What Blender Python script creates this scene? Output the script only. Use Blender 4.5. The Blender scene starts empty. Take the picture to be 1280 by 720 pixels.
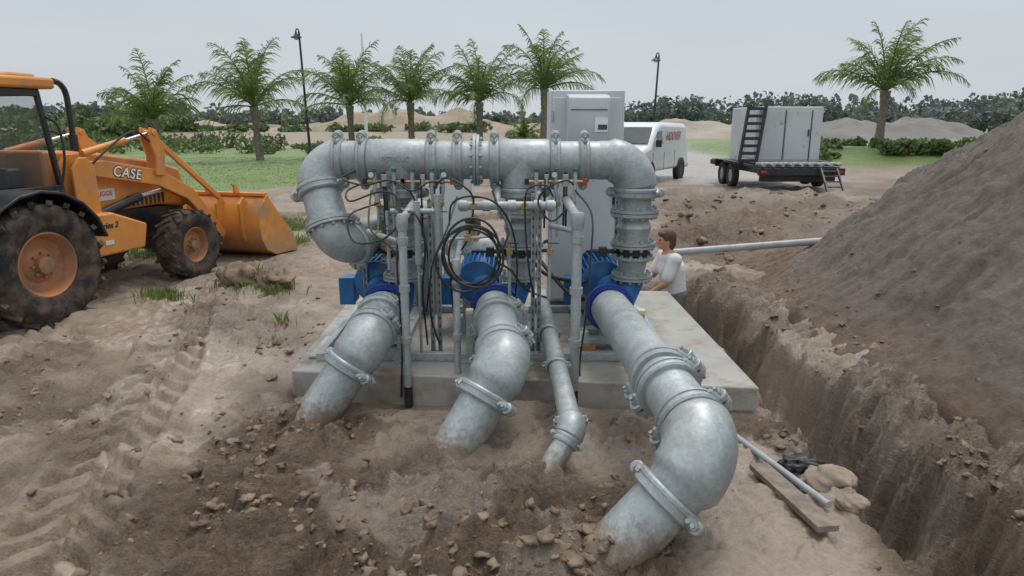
import bpy, math, random, bmesh
import numpy as np
from mathutils import Vector, Matrix
random.seed(7); rng=np.random.default_rng(7)
RAD=math.radians
scene=bpy.context.scene
coll=scene.collection
V=Vector
# ------------------------------------------------------------------ noise
def _h(xi,yi,s):
    h=(xi*374761393+yi*668265263+s*974634777)&0xffffffff
    h=((h^(h>>13))*1274126177)&0xffffffff
    return ((h^(h>>16))&0xffffffff)/4294967296.0
def vn(x,y,s=0):
    x=np.asarray(x,float);y=np.asarray(y,float)
    xi=np.floor(x).astype(np.int64);yi=np.floor(y).astype(np.int64)
    fx=x-xi;fy=y-yi
    fx=fx*fx*(3-2*fx);fy=fy*fy*(3-2*fy)
    return (_h(xi,yi,s)*(1-fx)+_h(xi+1,yi,s)*fx)*(1-fy)+(_h(xi,yi+1,s)*(1-fx)+_h(xi+1,yi+1,s)*fx)*fy
def fbm(x,y,o=4,s=0):
    t=0;a=.5;n=0
    c,sn=math.cos(.6),math.sin(.6)
    for i in range(o):
        t=t+a*(vn(x,y,s+i*17)-.5);n+=a;a*=.5
        x,y=(x*c-y*sn)*2.03+3.1,(x*sn+y*c)*2.03+1.7
    return t/n*2
def ss(a,b,x):
    t=np.clip((x-a)/(b-a),0,1);return t*t*(3-2*t)
# ------------------------------------------------------------------ materials
def base_mat(name):
    m=bpy.data.materials.new(name);m.use_nodes=True
    nt=m.node_tree;b=nt.nodes['Principled BSDF'];return m,nt,b
def N(nt,t,**k):
    n=nt.nodes.new(t)
    for a,v in k.items():
        if a in n.inputs: n.inputs[a].default_value=v
        else: setattr(n,a,v)
    return n
def ramp(nt,src,p0,p1,c0=(0,0,0,1),c1=(1,1,1,1)):
    r=nt.nodes.new('ShaderNodeValToRGB');r.color_ramp.elements[0].position=p0;r.color_ramp.elements[1].position=p1
    r.color_ramp.elements[0].color=c0;r.color_ramp.elements[1].color=c1
    nt.links.new(src,r.inputs[0]);return r.outputs[0]
def mix(nt,f,a,b,bt='MIX'):
    m=nt.nodes.new('ShaderNodeMix');m.data_type='RGBA';m.blend_type=bt
    for i,v in ((0,f),(6,a),(7,b)):
        if isinstance(v,(tuple,float,int)): m.inputs[i].default_value=v if not isinstance(v,tuple) else (*v[:3],1)
        else: nt.links.new(v,m.inputs[i])
    return m.outputs[2]
def noise(nt,scale,detail=4,rough=.55,coord='Object',sc=None):
    tc=nt.nodes.new('ShaderNodeTexCoord');n=nt.nodes.new('ShaderNodeTexNoise')
    n.inputs['Scale'].default_value=scale;n.inputs['Detail'].default_value=detail;n.inputs['Roughness'].default_value=rough
    if sc:
        mp=nt.nodes.new('ShaderNodeMapping');mp.inputs['Scale'].default_value=sc
        nt.links.new(tc.outputs[coord],mp.inputs[0]);nt.links.new(mp.outputs[0],n.inputs['Vector'])
    else: nt.links.new(tc.outputs[coord],n.inputs['Vector'])
    return n.outputs['Fac']
def bump(nt,b,h,strength,dist):
    bn=nt.nodes.new('ShaderNodeBump');bn.inputs['Strength'].default_value=strength;bn.inputs['Distance'].default_value=dist
    nt.links.new(h,bn.inputs['Height']);nt.links.new(bn.outputs[0],b.inputs['Normal']);return bn
def pmat(name,c1,c2=None,scale=6,rough=.5,metal=0,bmp=0,bscale=40,dirt=None,damt=.5,dscale=3,lowmud=None):
    m,nt,b=base_mat(name)
    c2=c2 or tuple(min(1,c*1.25+.01) for c in c1)
    col=ramp(nt,noise(nt,scale),.35,.65,(*c1,1),(*c2,1))
    if dirt:
        f=ramp(nt,noise(nt,dscale,6,.65),.66-damt*.3,.78-damt*.2)
        if lowmud:
            g=nt.nodes.new('ShaderNodeNewGeometry');sx=nt.nodes.new('ShaderNodeSeparateXYZ');nt.links.new(g.outputs['Position'],sx.inputs[0])
            ad=N(nt,'ShaderNodeMath',operation='MULTIPLY_ADD');nt.links.new(noise(nt,7,7,.7),ad.inputs[0]);ad.inputs[1].default_value=1.6;nt.links.new(sx.outputs['Z'],ad.inputs[2])
            f2=ramp(nt,ad.outputs[0],0,1,(.85,.85,.85,1),(0,0,0,1))
            cr=f2.node.color_ramp;cr.elements[0].position=min(.98,(lowmud)/2.5);cr.elements[1].position=min(1,(lowmud+.45)/2.5)
            dv=N(nt,'ShaderNodeMath',operation='DIVIDE');nt.links.new(ad.outputs[0],dv.inputs[0]);dv.inputs[1].default_value=2.5
            nt.links.new(dv.outputs[0],f2.node.inputs[0])
            f=mix(nt,1.0,f,f2,'LIGHTEN')
        col=mix(nt,f,col,dirt)
        rr=ramp(nt,f,0,1,(rough,)*3+(1,),(.9,)*3+(1,));nt.links.new(rr,b.inputs['Roughness'])
        if metal:
            mm=ramp(nt,f,0,1,(metal,)*3+(1,),(0,0,0,1));nt.links.new(mm,b.inputs['Metallic'])
    else:
        b.inputs['Roughness'].default_value=rough;b.inputs['Metallic'].default_value=metal
    nt.links.new(col,b.inputs['Base Color'])
    if bmp: bump(nt,b,noise(nt,bscale,5),bmp,.01)
    return m
def galv_mat(name,k=1.0,dirt=.25):
    m,nt,b=base_mat(name)
    tc=nt.nodes.new('ShaderNodeTexCoord')
    vo=nt.nodes.new('ShaderNodeTexVoronoi');vo.inputs['Scale'].default_value=46;nt.links.new(tc.outputs['Object'],vo.inputs['Vector'])
    c=ramp(nt,vo.outputs['Color'],.1,.9,(.37*k,.405*k,.41*k,1),(.46*k,.50*k,.50*k,1))
    st=ramp(nt,noise(nt,3.5,8,.72),.32,.7,(.72,.74,.75,1),(1.12,1.12,1.10,1))
    c=mix(nt,1.0,c,st,'MULTIPLY')
    d=ramp(nt,noise(nt,6,8,.7),.53,.74)
    md=N(nt,'ShaderNodeMath',operation='MULTIPLY');nt.links.new(d,md.inputs[0]);md.inputs[1].default_value=dirt*2
    c=mix(nt,md.outputs[0],c,(.28,.25,.21))
    g=nt.nodes.new('ShaderNodeNewGeometry');sx=nt.nodes.new('ShaderNodeSeparateXYZ');nt.links.new(g.outputs['Position'],sx.inputs[0])
    n4=noise(nt,14,7,.75);ad=N(nt,'ShaderNodeMath',operation='MULTIPLY_ADD');nt.links.new(n4,ad.inputs[0]);ad.inputs[1].default_value=.6;nt.links.new(sx.outputs['Z'],ad.inputs[2])
    f=ramp(nt,ad.outputs[0],.35,.52,(1,1,1,1),(0,0,0,1))
    c=mix(nt,f,c,(.22,.165,.115))
    nt.links.new(c,b.inputs['Base Color'])
    mt=ramp(nt,f,0,1,(.36,.36,.36,1),(0,0,0,1));nt.links.new(mt,b.inputs['Metallic'])
    r=ramp(nt,noise(nt,9,5),.3,.7,(.36,)*3+(1,),(.58,)*3+(1,));nt.links.new(r,b.inputs['Roughness'])
    bump(nt,b,noise(nt,60,4),.25,.004)
    return m
GALV=galv_mat('galvanized_steel',1.04)
GALV2=galv_mat('galvanized_casting',.95,.32)
GALVL=galv_mat('galvanized_strut',1.12,.12)
BLUE=pmat('pump_blue_paint',(.012,.10,.28),(.02,.15,.37),8,.35,dirt=(.22,.2,.17),damt=.2)
DBLUE=pmat('valve_blue_paint',(.012,.04,.24),(.02,.06,.32),8,.3)
BLACK=pmat('black_rubber',(.012,.012,.012),(.03,.03,.03),10,.5)
BPAINT=pmat('black_paint',(.015,.015,.016),(.03,.03,.03),10,.35,dirt=(.15,.115,.09),damt=.1,lowmud=1.0)
POST=pmat('black_post_paint',(.02,.02,.022),(.03,.03,.032),10,.4)
WHITE=pmat('white_enamel',(.62,.64,.63),(.70,.72,.71),2,.35,dirt=(.5,.48,.44),damt=.15)
LETW=pmat('white_lettering',(.78,.78,.76),(.82,.82,.8),2,.5)
CABM=pmat('cabinet_paint',(.53,.57,.575),(.60,.64,.645),2,.35)
UNITM=pmat('cooling_unit_paint',(.46,.485,.48),(.53,.55,.545),2,.45)
VANW=pmat('van_white_paint',(.66,.70,.73),(.72,.76,.79),1,.25)
HOUS=pmat('housing_paint',(.47,.50,.51),(.57,.60,.61),.8,.4,dirt=(.3,.28,.25),damt=.2)
ORANGE=pmat('loader_orange',(.60,.225,.04),(.69,.28,.055),3,.4,dirt=(.36,.22,.12),damt=.48,dscale=2.2,lowmud=.98)
RIMO=pmat('rim_orange',(.42,.17,.07),(.50,.21,.09),5,.55,dirt=(.22,.15,.10),damt=.72)
TYRE=pmat('muddy_tyre',(.012,.011,.011),(.03,.027,.025),6,.85,dirt=(.12,.085,.06),damt=.75,dscale=5,bmp=.5,bscale=30)
TYREC=pmat('tyre_rubber',(.015,.015,.015),(.03,.03,.03),6,.8)
STEEL=pmat('dark_steel',(.10,.10,.10),(.2,.19,.18),6,.5,.6)
CHROME=pmat('chrome_rod',(.5,.5,.5),(.6,.6,.6),6,.3,.8)
BRASS=pmat('brass',(.36,.27,.13),(.46,.35,.18),8,.4,.7)
RED=pmat('red_paint',(.40,.03,.02),(.5,.04,.03),8,.4)
GREEN=pmat('green_paint',(.02,.13,.07),(.03,.18,.1),8,.4)
YELL=pmat('cream_cap',(.55,.53,.38),(.65,.63,.46),8,.5)
def glass_mat(name,c=(.03,.04,.045)):
    m,nt,b=base_mat(name);b.inputs['Roughness'].default_value=.06
    f=ramp(nt,noise(nt,3,4),.3,.7,(*c,1),(*[x*1.8 for x in c],1));nt.links.new(f,b.inputs['Base Color']);return m
GLASS=glass_mat('tinted_glass')
def clear_mat():
    m,nt,b=base_mat('cab_glass')
    c=ramp(nt,noise(nt,4,5),.3,.7,(.08,.09,.095,1),(.16,.17,.17,1));nt.links.new(c,b.inputs['Base Color'])
    b.inputs['Roughness'].default_value=.05;b.inputs['Alpha'].default_value=.15
    return m
CGLASS=clear_mat()
CONC=pmat('wet_concrete',(.31,.30,.275),(.41,.40,.365),2.2,.42,0,.35,60,dirt=(.24,.19,.14),damt=.6,dscale=2.5)
PVC=pmat('grey_conduit',(.32,.34,.36),(.40,.42,.44),6,.4,dirt=(.25,.2,.16),damt=.2)
WOOD=pmat('weathered_board',(.17,.135,.105),(.28,.225,.18),14,.8,0,.5,60,dirt=(.16,.12,.09),damt=.3)
SKIN=pmat('skin',(.46,.24,.16),(.52,.28,.19),20,.5)
HAIR=pmat('brown_hair',(.06,.03,.018),(.11,.055,.03),50,.6,0,.5,80)
SHIRT=pmat('white_cotton',(.60,.62,.64),(.72,.73,.74),8,.9,0,.4,18)
PANTS=pmat('grey_work_trousers',(.12,.12,.11),(.19,.19,.17),8,.9)
TRUNK=pmat('palm_trunk',(.13,.11,.085),(.24,.20,.16),6,.9,0,.5,12)
def leaf_mat(name,c1,c2,scale=1.5,c3=None,tr_=.3):
    m,nt,b=base_mat(name)
    col=ramp(nt,noise(nt,scale,3),.35,.65,(*c1,1),(*c2,1))
    if c3: col=mix(nt,ramp(nt,noise(nt,scale*2.7,2),.58,.66),col,c3)
    nt.links.new(col,b.inputs['Base Color']);b.inputs['Roughness'].default_value=.5
    tr=nt.nodes.new('ShaderNodeBsdfTranslucent');nt.links.new(col,tr.inputs['Color'])
    ms=nt.nodes.new('ShaderNodeMixShader');ms.inputs[0].default_value=tr_
    out=nt.nodes['Material Output'];nt.links.new(b.outputs[0],ms.inputs[1]);nt.links.new(tr.outputs[0],ms.inputs[2]);nt.links.new(ms.outputs[0],out.inputs[0])
    return m
PALM=leaf_mat('palm_frond',(.10,.155,.045),(.21,.275,.09),1.2,(.36,.33,.15),.4)
TREEL=leaf_mat('haze_tinted_foliage',(.11,.145,.13),(.155,.19,.165),.06)  # far-tree green with distance haze painted in, lighter and bluer
SHRUB=leaf_mat('shrub_foliage',(.065,.11,.03),(.145,.20,.07),.35,(.22,.21,.10))
GRASSB=leaf_mat('grass_blades',(.12,.19,.035),(.20,.275,.075),2,(.28,.27,.13))
def ground_mat():
    m,nt,b=base_mat('muddy_ground')
    def at(n):
        a=nt.nodes.new('ShaderNodeAttribute');a.attribute_name=n;return a.outputs['Fac']
    n1=noise(nt,1.3,8,.62);n2=noise(nt,9,8,.72);n3=noise(nt,45,6,.7);nb=noise(nt,22,8,.75)
    dry=ramp(nt,n1,.33,.66,(.265,.198,.145,1),(.405,.325,.255,1))
    dry=mix(nt,1.0,dry,ramp(nt,n3,.3,.7,(.74,.73,.72,1),(1.12,1.12,1.12,1)),'MULTIPLY')
    dry=mix(nt,1.0,dry,ramp(nt,n2,.32,.62,(.68,.65,.61,1),(1.08,1.08,1.08,1)),'MULTIPLY')
    mud=ramp(nt,n2,.30,.68,(.105,.067,.042,1),(.27,.19,.132,1))
    mud=mix(nt,1.0,mud,ramp(nt,n3,.3,.7,(.65,.65,.65,1),(1.25,1.25,1.25,1)),'MULTIPLY')
    add=N(nt,'ShaderNodeMath',operation='ADD');nt.links.new(at('mud'),add.inputs[0])
    sc=N(nt,'ShaderNodeMath',operation='MULTIPLY_ADD');nt.links.new(n2,sc.inputs[0]);sc.inputs[1].default_value=2.0;sc.inputs[2].default_value=-1.0
    nt.links.new(sc.outputs[0],add.inputs[1])
    col=mix(nt,ramp(nt,add.outputs[0],.22,.82),dry,mud)
    wet=at('wet')
    far=at('road')
    col=mix(nt,wet,col,mix(nt,.48,col,(.33,.28,.235)))
    col=mix(nt,far,col,(.40,.375,.35))
    g=ramp(nt,noise(nt,3,6,.7),.3,.7,(.105,.175,.03,1),(.18,.255,.065,1))
    addg=N(nt,'ShaderNodeMath',operation='ADD');nt.links.new(at('grass'),addg.inputs[0]);nt.links.new(sc.outputs[0],addg.inputs[1])
    col=mix(nt,ramp(nt,addg.outputs[0],.40,.60),col,g)
    nt.links.new(col,b.inputs['Base Color'])
    rn=ramp(nt,n1,.3,.7,(.36,)*3+(1,),(.62,)*3+(1,))
    rw=N(nt,'ShaderNodeMath',operation='MULTIPLY_ADD',use_clamp=True);nt.links.new(wet,rw.inputs[0]);rw.inputs[1].default_value=-.36;nt.links.new(rn,rw.inputs[2])
    rf=N(nt,'ShaderNodeMath',operation='MAXIMUM');nt.links.new(rw.outputs[0],rf.inputs[0]);rf.inputs[1].default_value=.1
    nt.links.new(rf.outputs[0],b.inputs['Roughness'])
    hh=N(nt,'ShaderNodeMath',operation='MULTIPLY_ADD');nt.links.new(n2,hh.inputs[0]);hh.inputs[1].default_value=2.4;nt.links.new(nb,hh.inputs[2])
    h2=N(nt,'ShaderNodeMath',operation='MULTIPLY_ADD');nt.links.new(n3,h2.inputs[0]);h2.inputs[1].default_value=.7;nt.links.new(hh.outputs[0],h2.inputs[2])
    bn=bump(nt,b,h2.outputs[0],.8,.034)
    bs=N(nt,'ShaderNodeMath',operation='MULTIPLY_ADD');nt.links.new(wet,bs.inputs[0]);bs.inputs[1].default_value=-.6;bs.inputs[2].default_value=.68
    ba=N(nt,'ShaderNodeMath',operation='MULTIPLY_ADD',use_clamp=True);nt.links.new(at('mud'),ba.inputs[0]);ba.inputs[1].default_value=.7;nt.links.new(bs.outputs[0],ba.inputs[2])
    nt.links.new(ba.outputs[0],bn.inputs['Strength'])
    return m
GROUND=ground_mat()
def pile_mat():
    m,nt,b=base_mat('grey_sand_pile')
    c=ramp(nt,noise(nt,.9,8,.65),.3,.7,(.160,.135,.115,1),(.240,.208,.182,1))
    g=nt.nodes.new('ShaderNodeNewGeometry');sx=nt.nodes.new('ShaderNodeSeparateXYZ');nt.links.new(g.outputs['Position'],sx.inputs[0])
    ad=N(nt,'ShaderNodeMath',operation='MULTIPLY_ADD');nt.links.new(noise(nt,2.5,6,.7),ad.inputs[0]);ad.inputs[1].default_value=.8;nt.links.new(sx.outputs['Z'],ad.inputs[2])
    c=mix(nt,ramp(nt,ad.outputs[0],.5,.98,(1,1,1,1),(0,0,0,1)),c,mix(nt,1.0,c,(1.05,.83,.66),'MULTIPLY'))
    c=mix(nt,1.0,c,ramp(nt,noise(nt,14,9,.8),.32,.68,(.60,.59,.58,1),(1.22,1.22,1.22,1)),'MULTIPLY')
    nt.links.new(c,b.inputs['Base Color']);b.inputs['Roughness'].default_value=.8
    bump(nt,b,noise(nt,22,9,.8),1.0,.045)
    return m
PILE=pile_mat()
CLOD=pmat('mud_clod',(.12,.08,.052),(.27,.195,.135),7,.75,0,.8,50)
PCLOD=pmat('grey_soil_clod',(.14,.115,.095),(.22,.185,.155),5,.9,0,.8,50)
ROCK=pmat('pale_rock',(.22,.17,.125),(.33,.265,.21),9,.9,0,.8,30)
MOUNDM=pmat('far_bank_earth',(.27,.215,.155),(.36,.29,.225),.15,.95,dirt=(.15,.17,.08),damt=.5,dscale=.25)
MOUNDS=pmat('far_sand',(.31,.27,.225),(.39,.34,.29),.15,.95,dirt=(.2,.19,.13),damt=.4,dscale=.25)
MOUNDG=pmat('far_grey_sand',(.15,.14,.135),(.23,.215,.205),.15,.95,dirt=(.13,.14,.1),damt=.4,dscale=.3)
# ------------------------------------------------------------------ mesh builder
ORG={}
def frame(a):
    a=V(a).normalized();r=V((0,0,1)) if abs(a.z)<.9 else V((1,0,0))
    u=a.cross(r).normalized();w=a.cross(u).normalized();return u,w
class MB:
    def __init__(s): s.v=[];s.f=[];s.mi=[]
    def add(s,vs,fs,mi=0):
        o=len(s.v);s.v+=[tuple(v) for v in vs];s.f+=[tuple(i+o for i in f) for f in fs];s.mi+=[mi]*len(fs);return s
    def box(s,c,d,rot=None,mi=0):
        c=V(c);vs=[V((x*d[0]/2,y*d[1]/2,z*d[2]/2)) for x in(-1,1) for y in(-1,1) for z in(-1,1)]
        if rot is not None: vs=[rot@v for v in vs]
        return s.add([v+c for v in vs],[(0,1,3,2),(4,6,7,5),(0,4,5,1),(2,3,7,6),(0,2,6,4),(1,5,7,3)],mi)
    def beam(s,p0,p1,w,h,mi=0,up='Z'):
        p0=V(p0);p1=V(p1);q=(p1-p0).to_track_quat('X',up).to_matrix()
        return s.box((p0+p1)/2,((p1-p0).length,w,h),q,mi)
    def lathe(s,c,a,prof,seg=28,mi=0,cap=True):
        c=V(c);a=V(a).normalized();u,w=frame(a);vs=[];fs=[];n=len(prof)
        for t,r in prof:
            for k in range(seg):
                th=2*math.pi*k/seg;vs.append(c+a*t+(u*math.cos(th)+w*math.sin(th))*r)
        for i in range(n-1):
            for k in range(seg):
                k2=(k+1)%seg;fs.append((i*seg+k,i*seg+k2,(i+1)*seg+k2,(i+1)*seg+k))
        if cap:
            fs.append(tuple(range(seg)));fs.append(tuple(range((n-1)*seg,n*seg)))
        return s.add(vs,fs,mi)
    def cyl(s,p0,p1,r,r2=None,seg=20,mi=0):
        p0=V(p0);p1=V(p1);return s.lathe(p0,p1-p0,[(0,r),((p1-p0).length,r if r2 is None else r2)],seg,mi)
    def tube(s,pts,r,seg=12,mi=0,cap=True):
        pts=[V(p) for p in pts];n=len(pts);rs=r if isinstance(r,(list,tuple)) else [r]*n
        t=(pts[1]-pts[0]).normalized();u,w=frame(t);vs=[];fs=[]
        for i in range(n):
            t2=((pts[min(i+1,n-1)]-pts[max(i-1,0)])).normalized()
            u=(u-t2*u.dot(t2)).normalized();w=t2.cross(u)
            for k in range(seg):
                th=2*math.pi*k/seg;vs.append(pts[i]+(u*math.cos(th)+w*math.sin(th))*rs[i])
        for i in range(n-1):
            for k in range(seg):
                k2=(k+1)%seg;fs.append((i*seg+k,i*seg+k2,(i+1)*seg+k2,(i+1)*seg+k))
        if cap: fs.append(tuple(range(seg)));fs.append(tuple(range((n-1)*seg,n*seg)))
        return s.add(vs,fs,mi)
    def ball(s,c,r,seg=12,mi=0,sc=(1,1,1)):
        c=V(c);vs=[];fs=[];R=seg//2+1
        vs.append(c+V((0,0,-r*sc[2])))
        for i in range(1,R):
            ph=-math.pi/2+math.pi*i/R
            for k in range(seg):
                th=2*math.pi*k/seg;vs.append(c+V((r*sc[0]*math.cos(ph)*math.cos(th),r*sc[1]*math.cos(ph)*math.sin(th),r*sc[2]*math.sin(ph))))
        vs.append(c+V((0,0,r*sc[2])));L=len(vs)-1
        for k in range(seg):
            k2=(k+1)%seg;fs.append((0,1+k2,1+k));fs.append((L,L-seg+k,L-seg+k2))
            for i in range(R-2): fs.append((1+i*seg+k,1+i*seg+k2,1+(i+1)*seg+k2,1+(i+1)*seg+k))
        return s.add(vs,fs,mi)
    def prism(s,poly,y0,y1,mi=0,fn=None):
        n=len(poly);vs=[V((x,y0,z)) for x,z in poly]+[V((x,y1,z)) for x,z in poly]
        if fn: vs=[fn(v) for v in vs]
        fs=[tuple(range(n)),tuple(range(n,2*n))]+[(i,(i+1)%n,n+(i+1)%n,n+i) for i in range(n)]
        return s.add(vs,fs,mi)
    def obj(s,name,mats,parent=None,label=None,category=None,kind=None,group=None,loc=None,sharp=35,bevel=0,recalc=True,smooth=True,bseg=2):
        off=V(ORG.get(parent.name,(0,0,0))) if parent else V(loc or (0,0,0))
        me=bpy.data.meshes.new(name)
        me.from_pydata([tuple(V(v)-off) for v in s.v],[],s.f)
        if not isinstance(mats,(list,tuple)): mats=[mats]
        for m in mats: me.materials.append(m)
        if len(mats)>1: me.polygons.foreach_set('material_index',s.mi)
        if recalc:
            bm=bmesh.new();bm.from_mesh(me);bmesh.ops.recalc_face_normals(bm,faces=bm.faces);bm.to_mesh(me);bm.free()
        if smooth:
            me.polygons.foreach_set('use_smooth',[True]*len(me.polygons))
            if sharp: me.set_sharp_from_angle(angle=RAD(sharp))
        me.update()
        ob=bpy.data.objects.new(name,me);coll.objects.link(ob)
        if parent: ob.parent=parent;ORG[ob.name]=tuple(off)
        else: ob.location=off
        if bevel:
            b=ob.modifiers.new('bevel','BEVEL');b.width=bevel;b.segments=bseg;b.limit_method='ANGLE';b.angle_limit=RAD(40)
        meta(ob,label,category,kind,group);return ob
def meta(ob,label=None,category=None,kind=None,group=None):
    if label: ob['label']=label
    if category: ob['category']=category
    if kind: ob['kind']=kind
    if group: ob['group']=group
def thing(name,loc,label,category,group=None,rotz=0,world=True):
    e=bpy.data.objects.new(name,None);e.location=loc;e.rotation_euler=(0,0,rotz);e.empty_display_size=.2
    coll.objects.link(e);meta(e,label,category,None,group)
    ORG[e.name]=tuple(loc) if world else (0,0,0);return e
def text_obj(body,size,mat,parent,loc,rot,name,extr=.002,shear=0,off=.015,space=1.0):
    cu=bpy.data.curves.new('t','FONT');cu.body=body;cu.size=size;cu.extrude=extr;cu.align_x='CENTER';cu.align_y='CENTER';cu.shear=shear;cu.offset=size*off;cu.space_character=space
    t=bpy.data.objects.new('t',cu);coll.objects.link(t)
    dg=bpy.context.evaluated_depsgraph_get();me=bpy.data.meshes.new_from_object(t.evaluated_get(dg))
    bpy.data.objects.remove(t)
    me.materials.clear();me.materials.append(mat)
    ob=bpy.data.objects.new(name,me);coll.objects.link(ob);ob.parent=parent
    ob.location=V(loc)-V(ORG.get(parent.name,(0,0,0)));ob.rotation_euler=rot
    return ob
# ------------------------------------------------------------------ terrain
def trench_t(x,y):
    n=fbm(y*1.1,x*0+3.3,3,5)*.08
    k=ss(7.2,7.9,y)
    cx=2.25+n-.25*k; hw=.23+.19*k+fbm(y*1.7,x*0+9,3,8)*.08
    t=ss(-.14,.13,hw-np.abs(x-cx)+fbm(x*5,y*5,4,31)*.12)
    return t*(1-ss(8.75,9.0,y)),.60+.30*k
def mudmask(x,y):
    a=ss(5.4,4.6,y)*ss(-2.6,-.8,x)*.28
    b=ss(-.22,.55,fbm(x*.7+4,y*.7,4,3))*.72
    c=ss(1.8,2.1,x)*ss(9,7,y)*.5
    d=ss(2.5,3.6,x)*ss(9,11,y)*ss(24,18,y)*.5
    e=0
    for bx,by,br in ((-1.5,4.6,.5),(-.5,4.0,.55),(.34,3.05,.6),(.12,3.6,.35)): e=e+.45*np.exp(-((x-bx)**2+(y-by)**2)/br**2)
    return np.clip(a+b+c+d+e,0,1)*ss(40,20,y)
def padd(x,y):
    return np.maximum(np.maximum(-1.75-x,x-1.8),np.maximum(4.75-y,y-7.7))
TR=((-2.25,-.31,.25,0,1),(-3.75,-.33,.27,.4,1),(-2.95,-.10,.14,.2,.4),(-1.9,-.75,.2,.9,.4))
def H(x,y):
    x=np.asarray(x,float);y=np.asarray(y,float)
    m=mudmask(x,y);far=ss(60,20,y)
    z=.08*fbm(x*.45,y*.45,3,1)
    wx=x+.15*fbm(x*3,y*3,2,90);wy=y+.15*fbm(x*3+7,y*3,2,91)
    bil=np.abs(fbm(wx*3.4,wy*3.4,3,21));bil2=np.abs(fbm(wx*8,wy*8,3,23));bil3=np.abs(fbm(wx*17,wy*17,2,25))
    trk=0*x
    for (x0,sl,w,ph,am) in TR:
        xc=x0+sl*(y-3)+.06*np.sin(y*1.3+ph);dx=x-xc
        trk=np.maximum(trk,ss(w+.05,w-.02,np.abs(dx))*ss(9,7.5,y)*am)
    sm=1-.75*trk
    z=z+m*sm*(.09*fbm(x*1.7,y*1.7,4,2)+.12*np.minimum(bil*1.6,.7)+.085*np.minimum(bil2*1.6,.7)+.045*np.minimum(bil3*1.6,.7)-.08)*far
    z=z+m*sm*.026*fbm(x*14,y*14,3,12)
    z=z+(1-m)*(.024*fbm(x*4,y*4,4,13)+sm*.030*ss(.18,.45,fbm(wx*4.5,wy*4.5,3,24))+sm*.020*np.minimum(bil2*2,.8)+sm*.012*bil3)*far
    z=z+.010*fbm(x*20,y*20,2,14)*(.35+m)*far*sm
    for (x0,sl,w,ph,am) in TR:
        xc=x0+sl*(y-3)+.06*np.sin(y*1.3+ph);dx=x-xc
        ins=ss(w+.04,w-.01,np.abs(dx))*ss(9,7.5,y)*am
        sd=np.where(dx>0,.13,0)
        pat=ss(.38,.50,np.abs(((y*1.0+np.abs(dx)*1.0+sd+ph+.010*fbm(x*5,y*5,2,97))*3.9)%1-.5)*2)*ss(.01,.03,np.abs(dx))
        z=z-ins*.05+ins*pat*.062*ss(-.85,-.25,fbm(x*1.2,y*1.2,2,44)+.1)
        z=z+am*.03*ss(.10,.02,np.abs(np.abs(dx)-w-.07))*ss(9,7.5,y)*(1+.8*fbm(x*6,y*6,2,92))
    z=z*(.25+.75*ss(.0,.5,padd(x,y)))
    for bx,by,br,bh in ((-1.5,4.6,.55,.08),(-.5,4.0,.55,.10),(.34,3.05,.6,.10),(.12,3.6,.35,.07),(.9,4.3,.5,.06),(.2,4.6,.5,.08),(-3.25,8.6,.7,.14),(-1.2,3.4,.5,.08),(-.2,2.9,.5,.07),(1.95,3.5,.22,.06)):
        d2=((x-bx)**2+(y-by)**2)/br**2;z=z+bh*np.exp(-d2*2)*(1+.9*fbm(x*5,y*5,3,9))
    inside=ss(.02,-.1,padd(x,y));z=z*(1-inside)-.05*inside
    t,dp=trench_t(x,y);z=z-t*dp*(1+.15*fbm(x*3,y*3,3,77))+t*(1-t)*.6*fbm(x*9,y*9,3,79)
    sh=ss(2.4,2.65,x)*ss(3.6,3.1,x)*ss(11,8,y);z=z+sh*(.08+.18*fbm(wx*2.2,wy*2.2,4,83)+.10*bil+.06*bil2)
    q=ss(2.2,3.2,x)*ss(9,11,y)*ss(24,19,y)*ss(13,10,x);z=z+q*(.30*fbm(x*.6,y*.6,4,51)+.24*np.abs(fbm(x*1.8,y*1.8,3,52))+.08*fbm(x*6,y*6,3,53)+.06)
    z=z-.45*np.exp(-(((x-3.6)/1.6)**2+((y-11.3)/1.2)**2))
    z=z+.9*ss(11.5,14,x)*ss(27,33,y)*ss(60,45,y)
    z=z+1.1*ss(1.5,-3,x)*ss(55,75,y)*ss(150,110,y)*(1+.6*fbm(x*.05,y*.05,3,6))
    z=z+ss(150,400,y)*-.5
    return z
def geo(a,step,lim,ratio):
    out=[];
    while a<lim: a+=step;step*=ratio;out.append(a)
    return out
xs=np.concatenate([-np.array(geo(8,.07,900,1.085))[::-1],np.arange(-8,-4.4,.06),np.arange(-4.4,-3,.022),np.arange(-3,2.3,.018),np.arange(2.3,3.2,.026),np.arange(3.2,5.6,.06),np.array(geo(5.6,.07,900,1.085))])
ys=np.concatenate([[-300,-60,-20,-8,-3,0,1,1.5,1.8],np.arange(2.0,5.2,.018),np.arange(5.2,7,.028),np.arange(7,10.5,.05),np.arange(10.5,16,.1),np.array(geo(16,.12,1500,1.06))])
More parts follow.
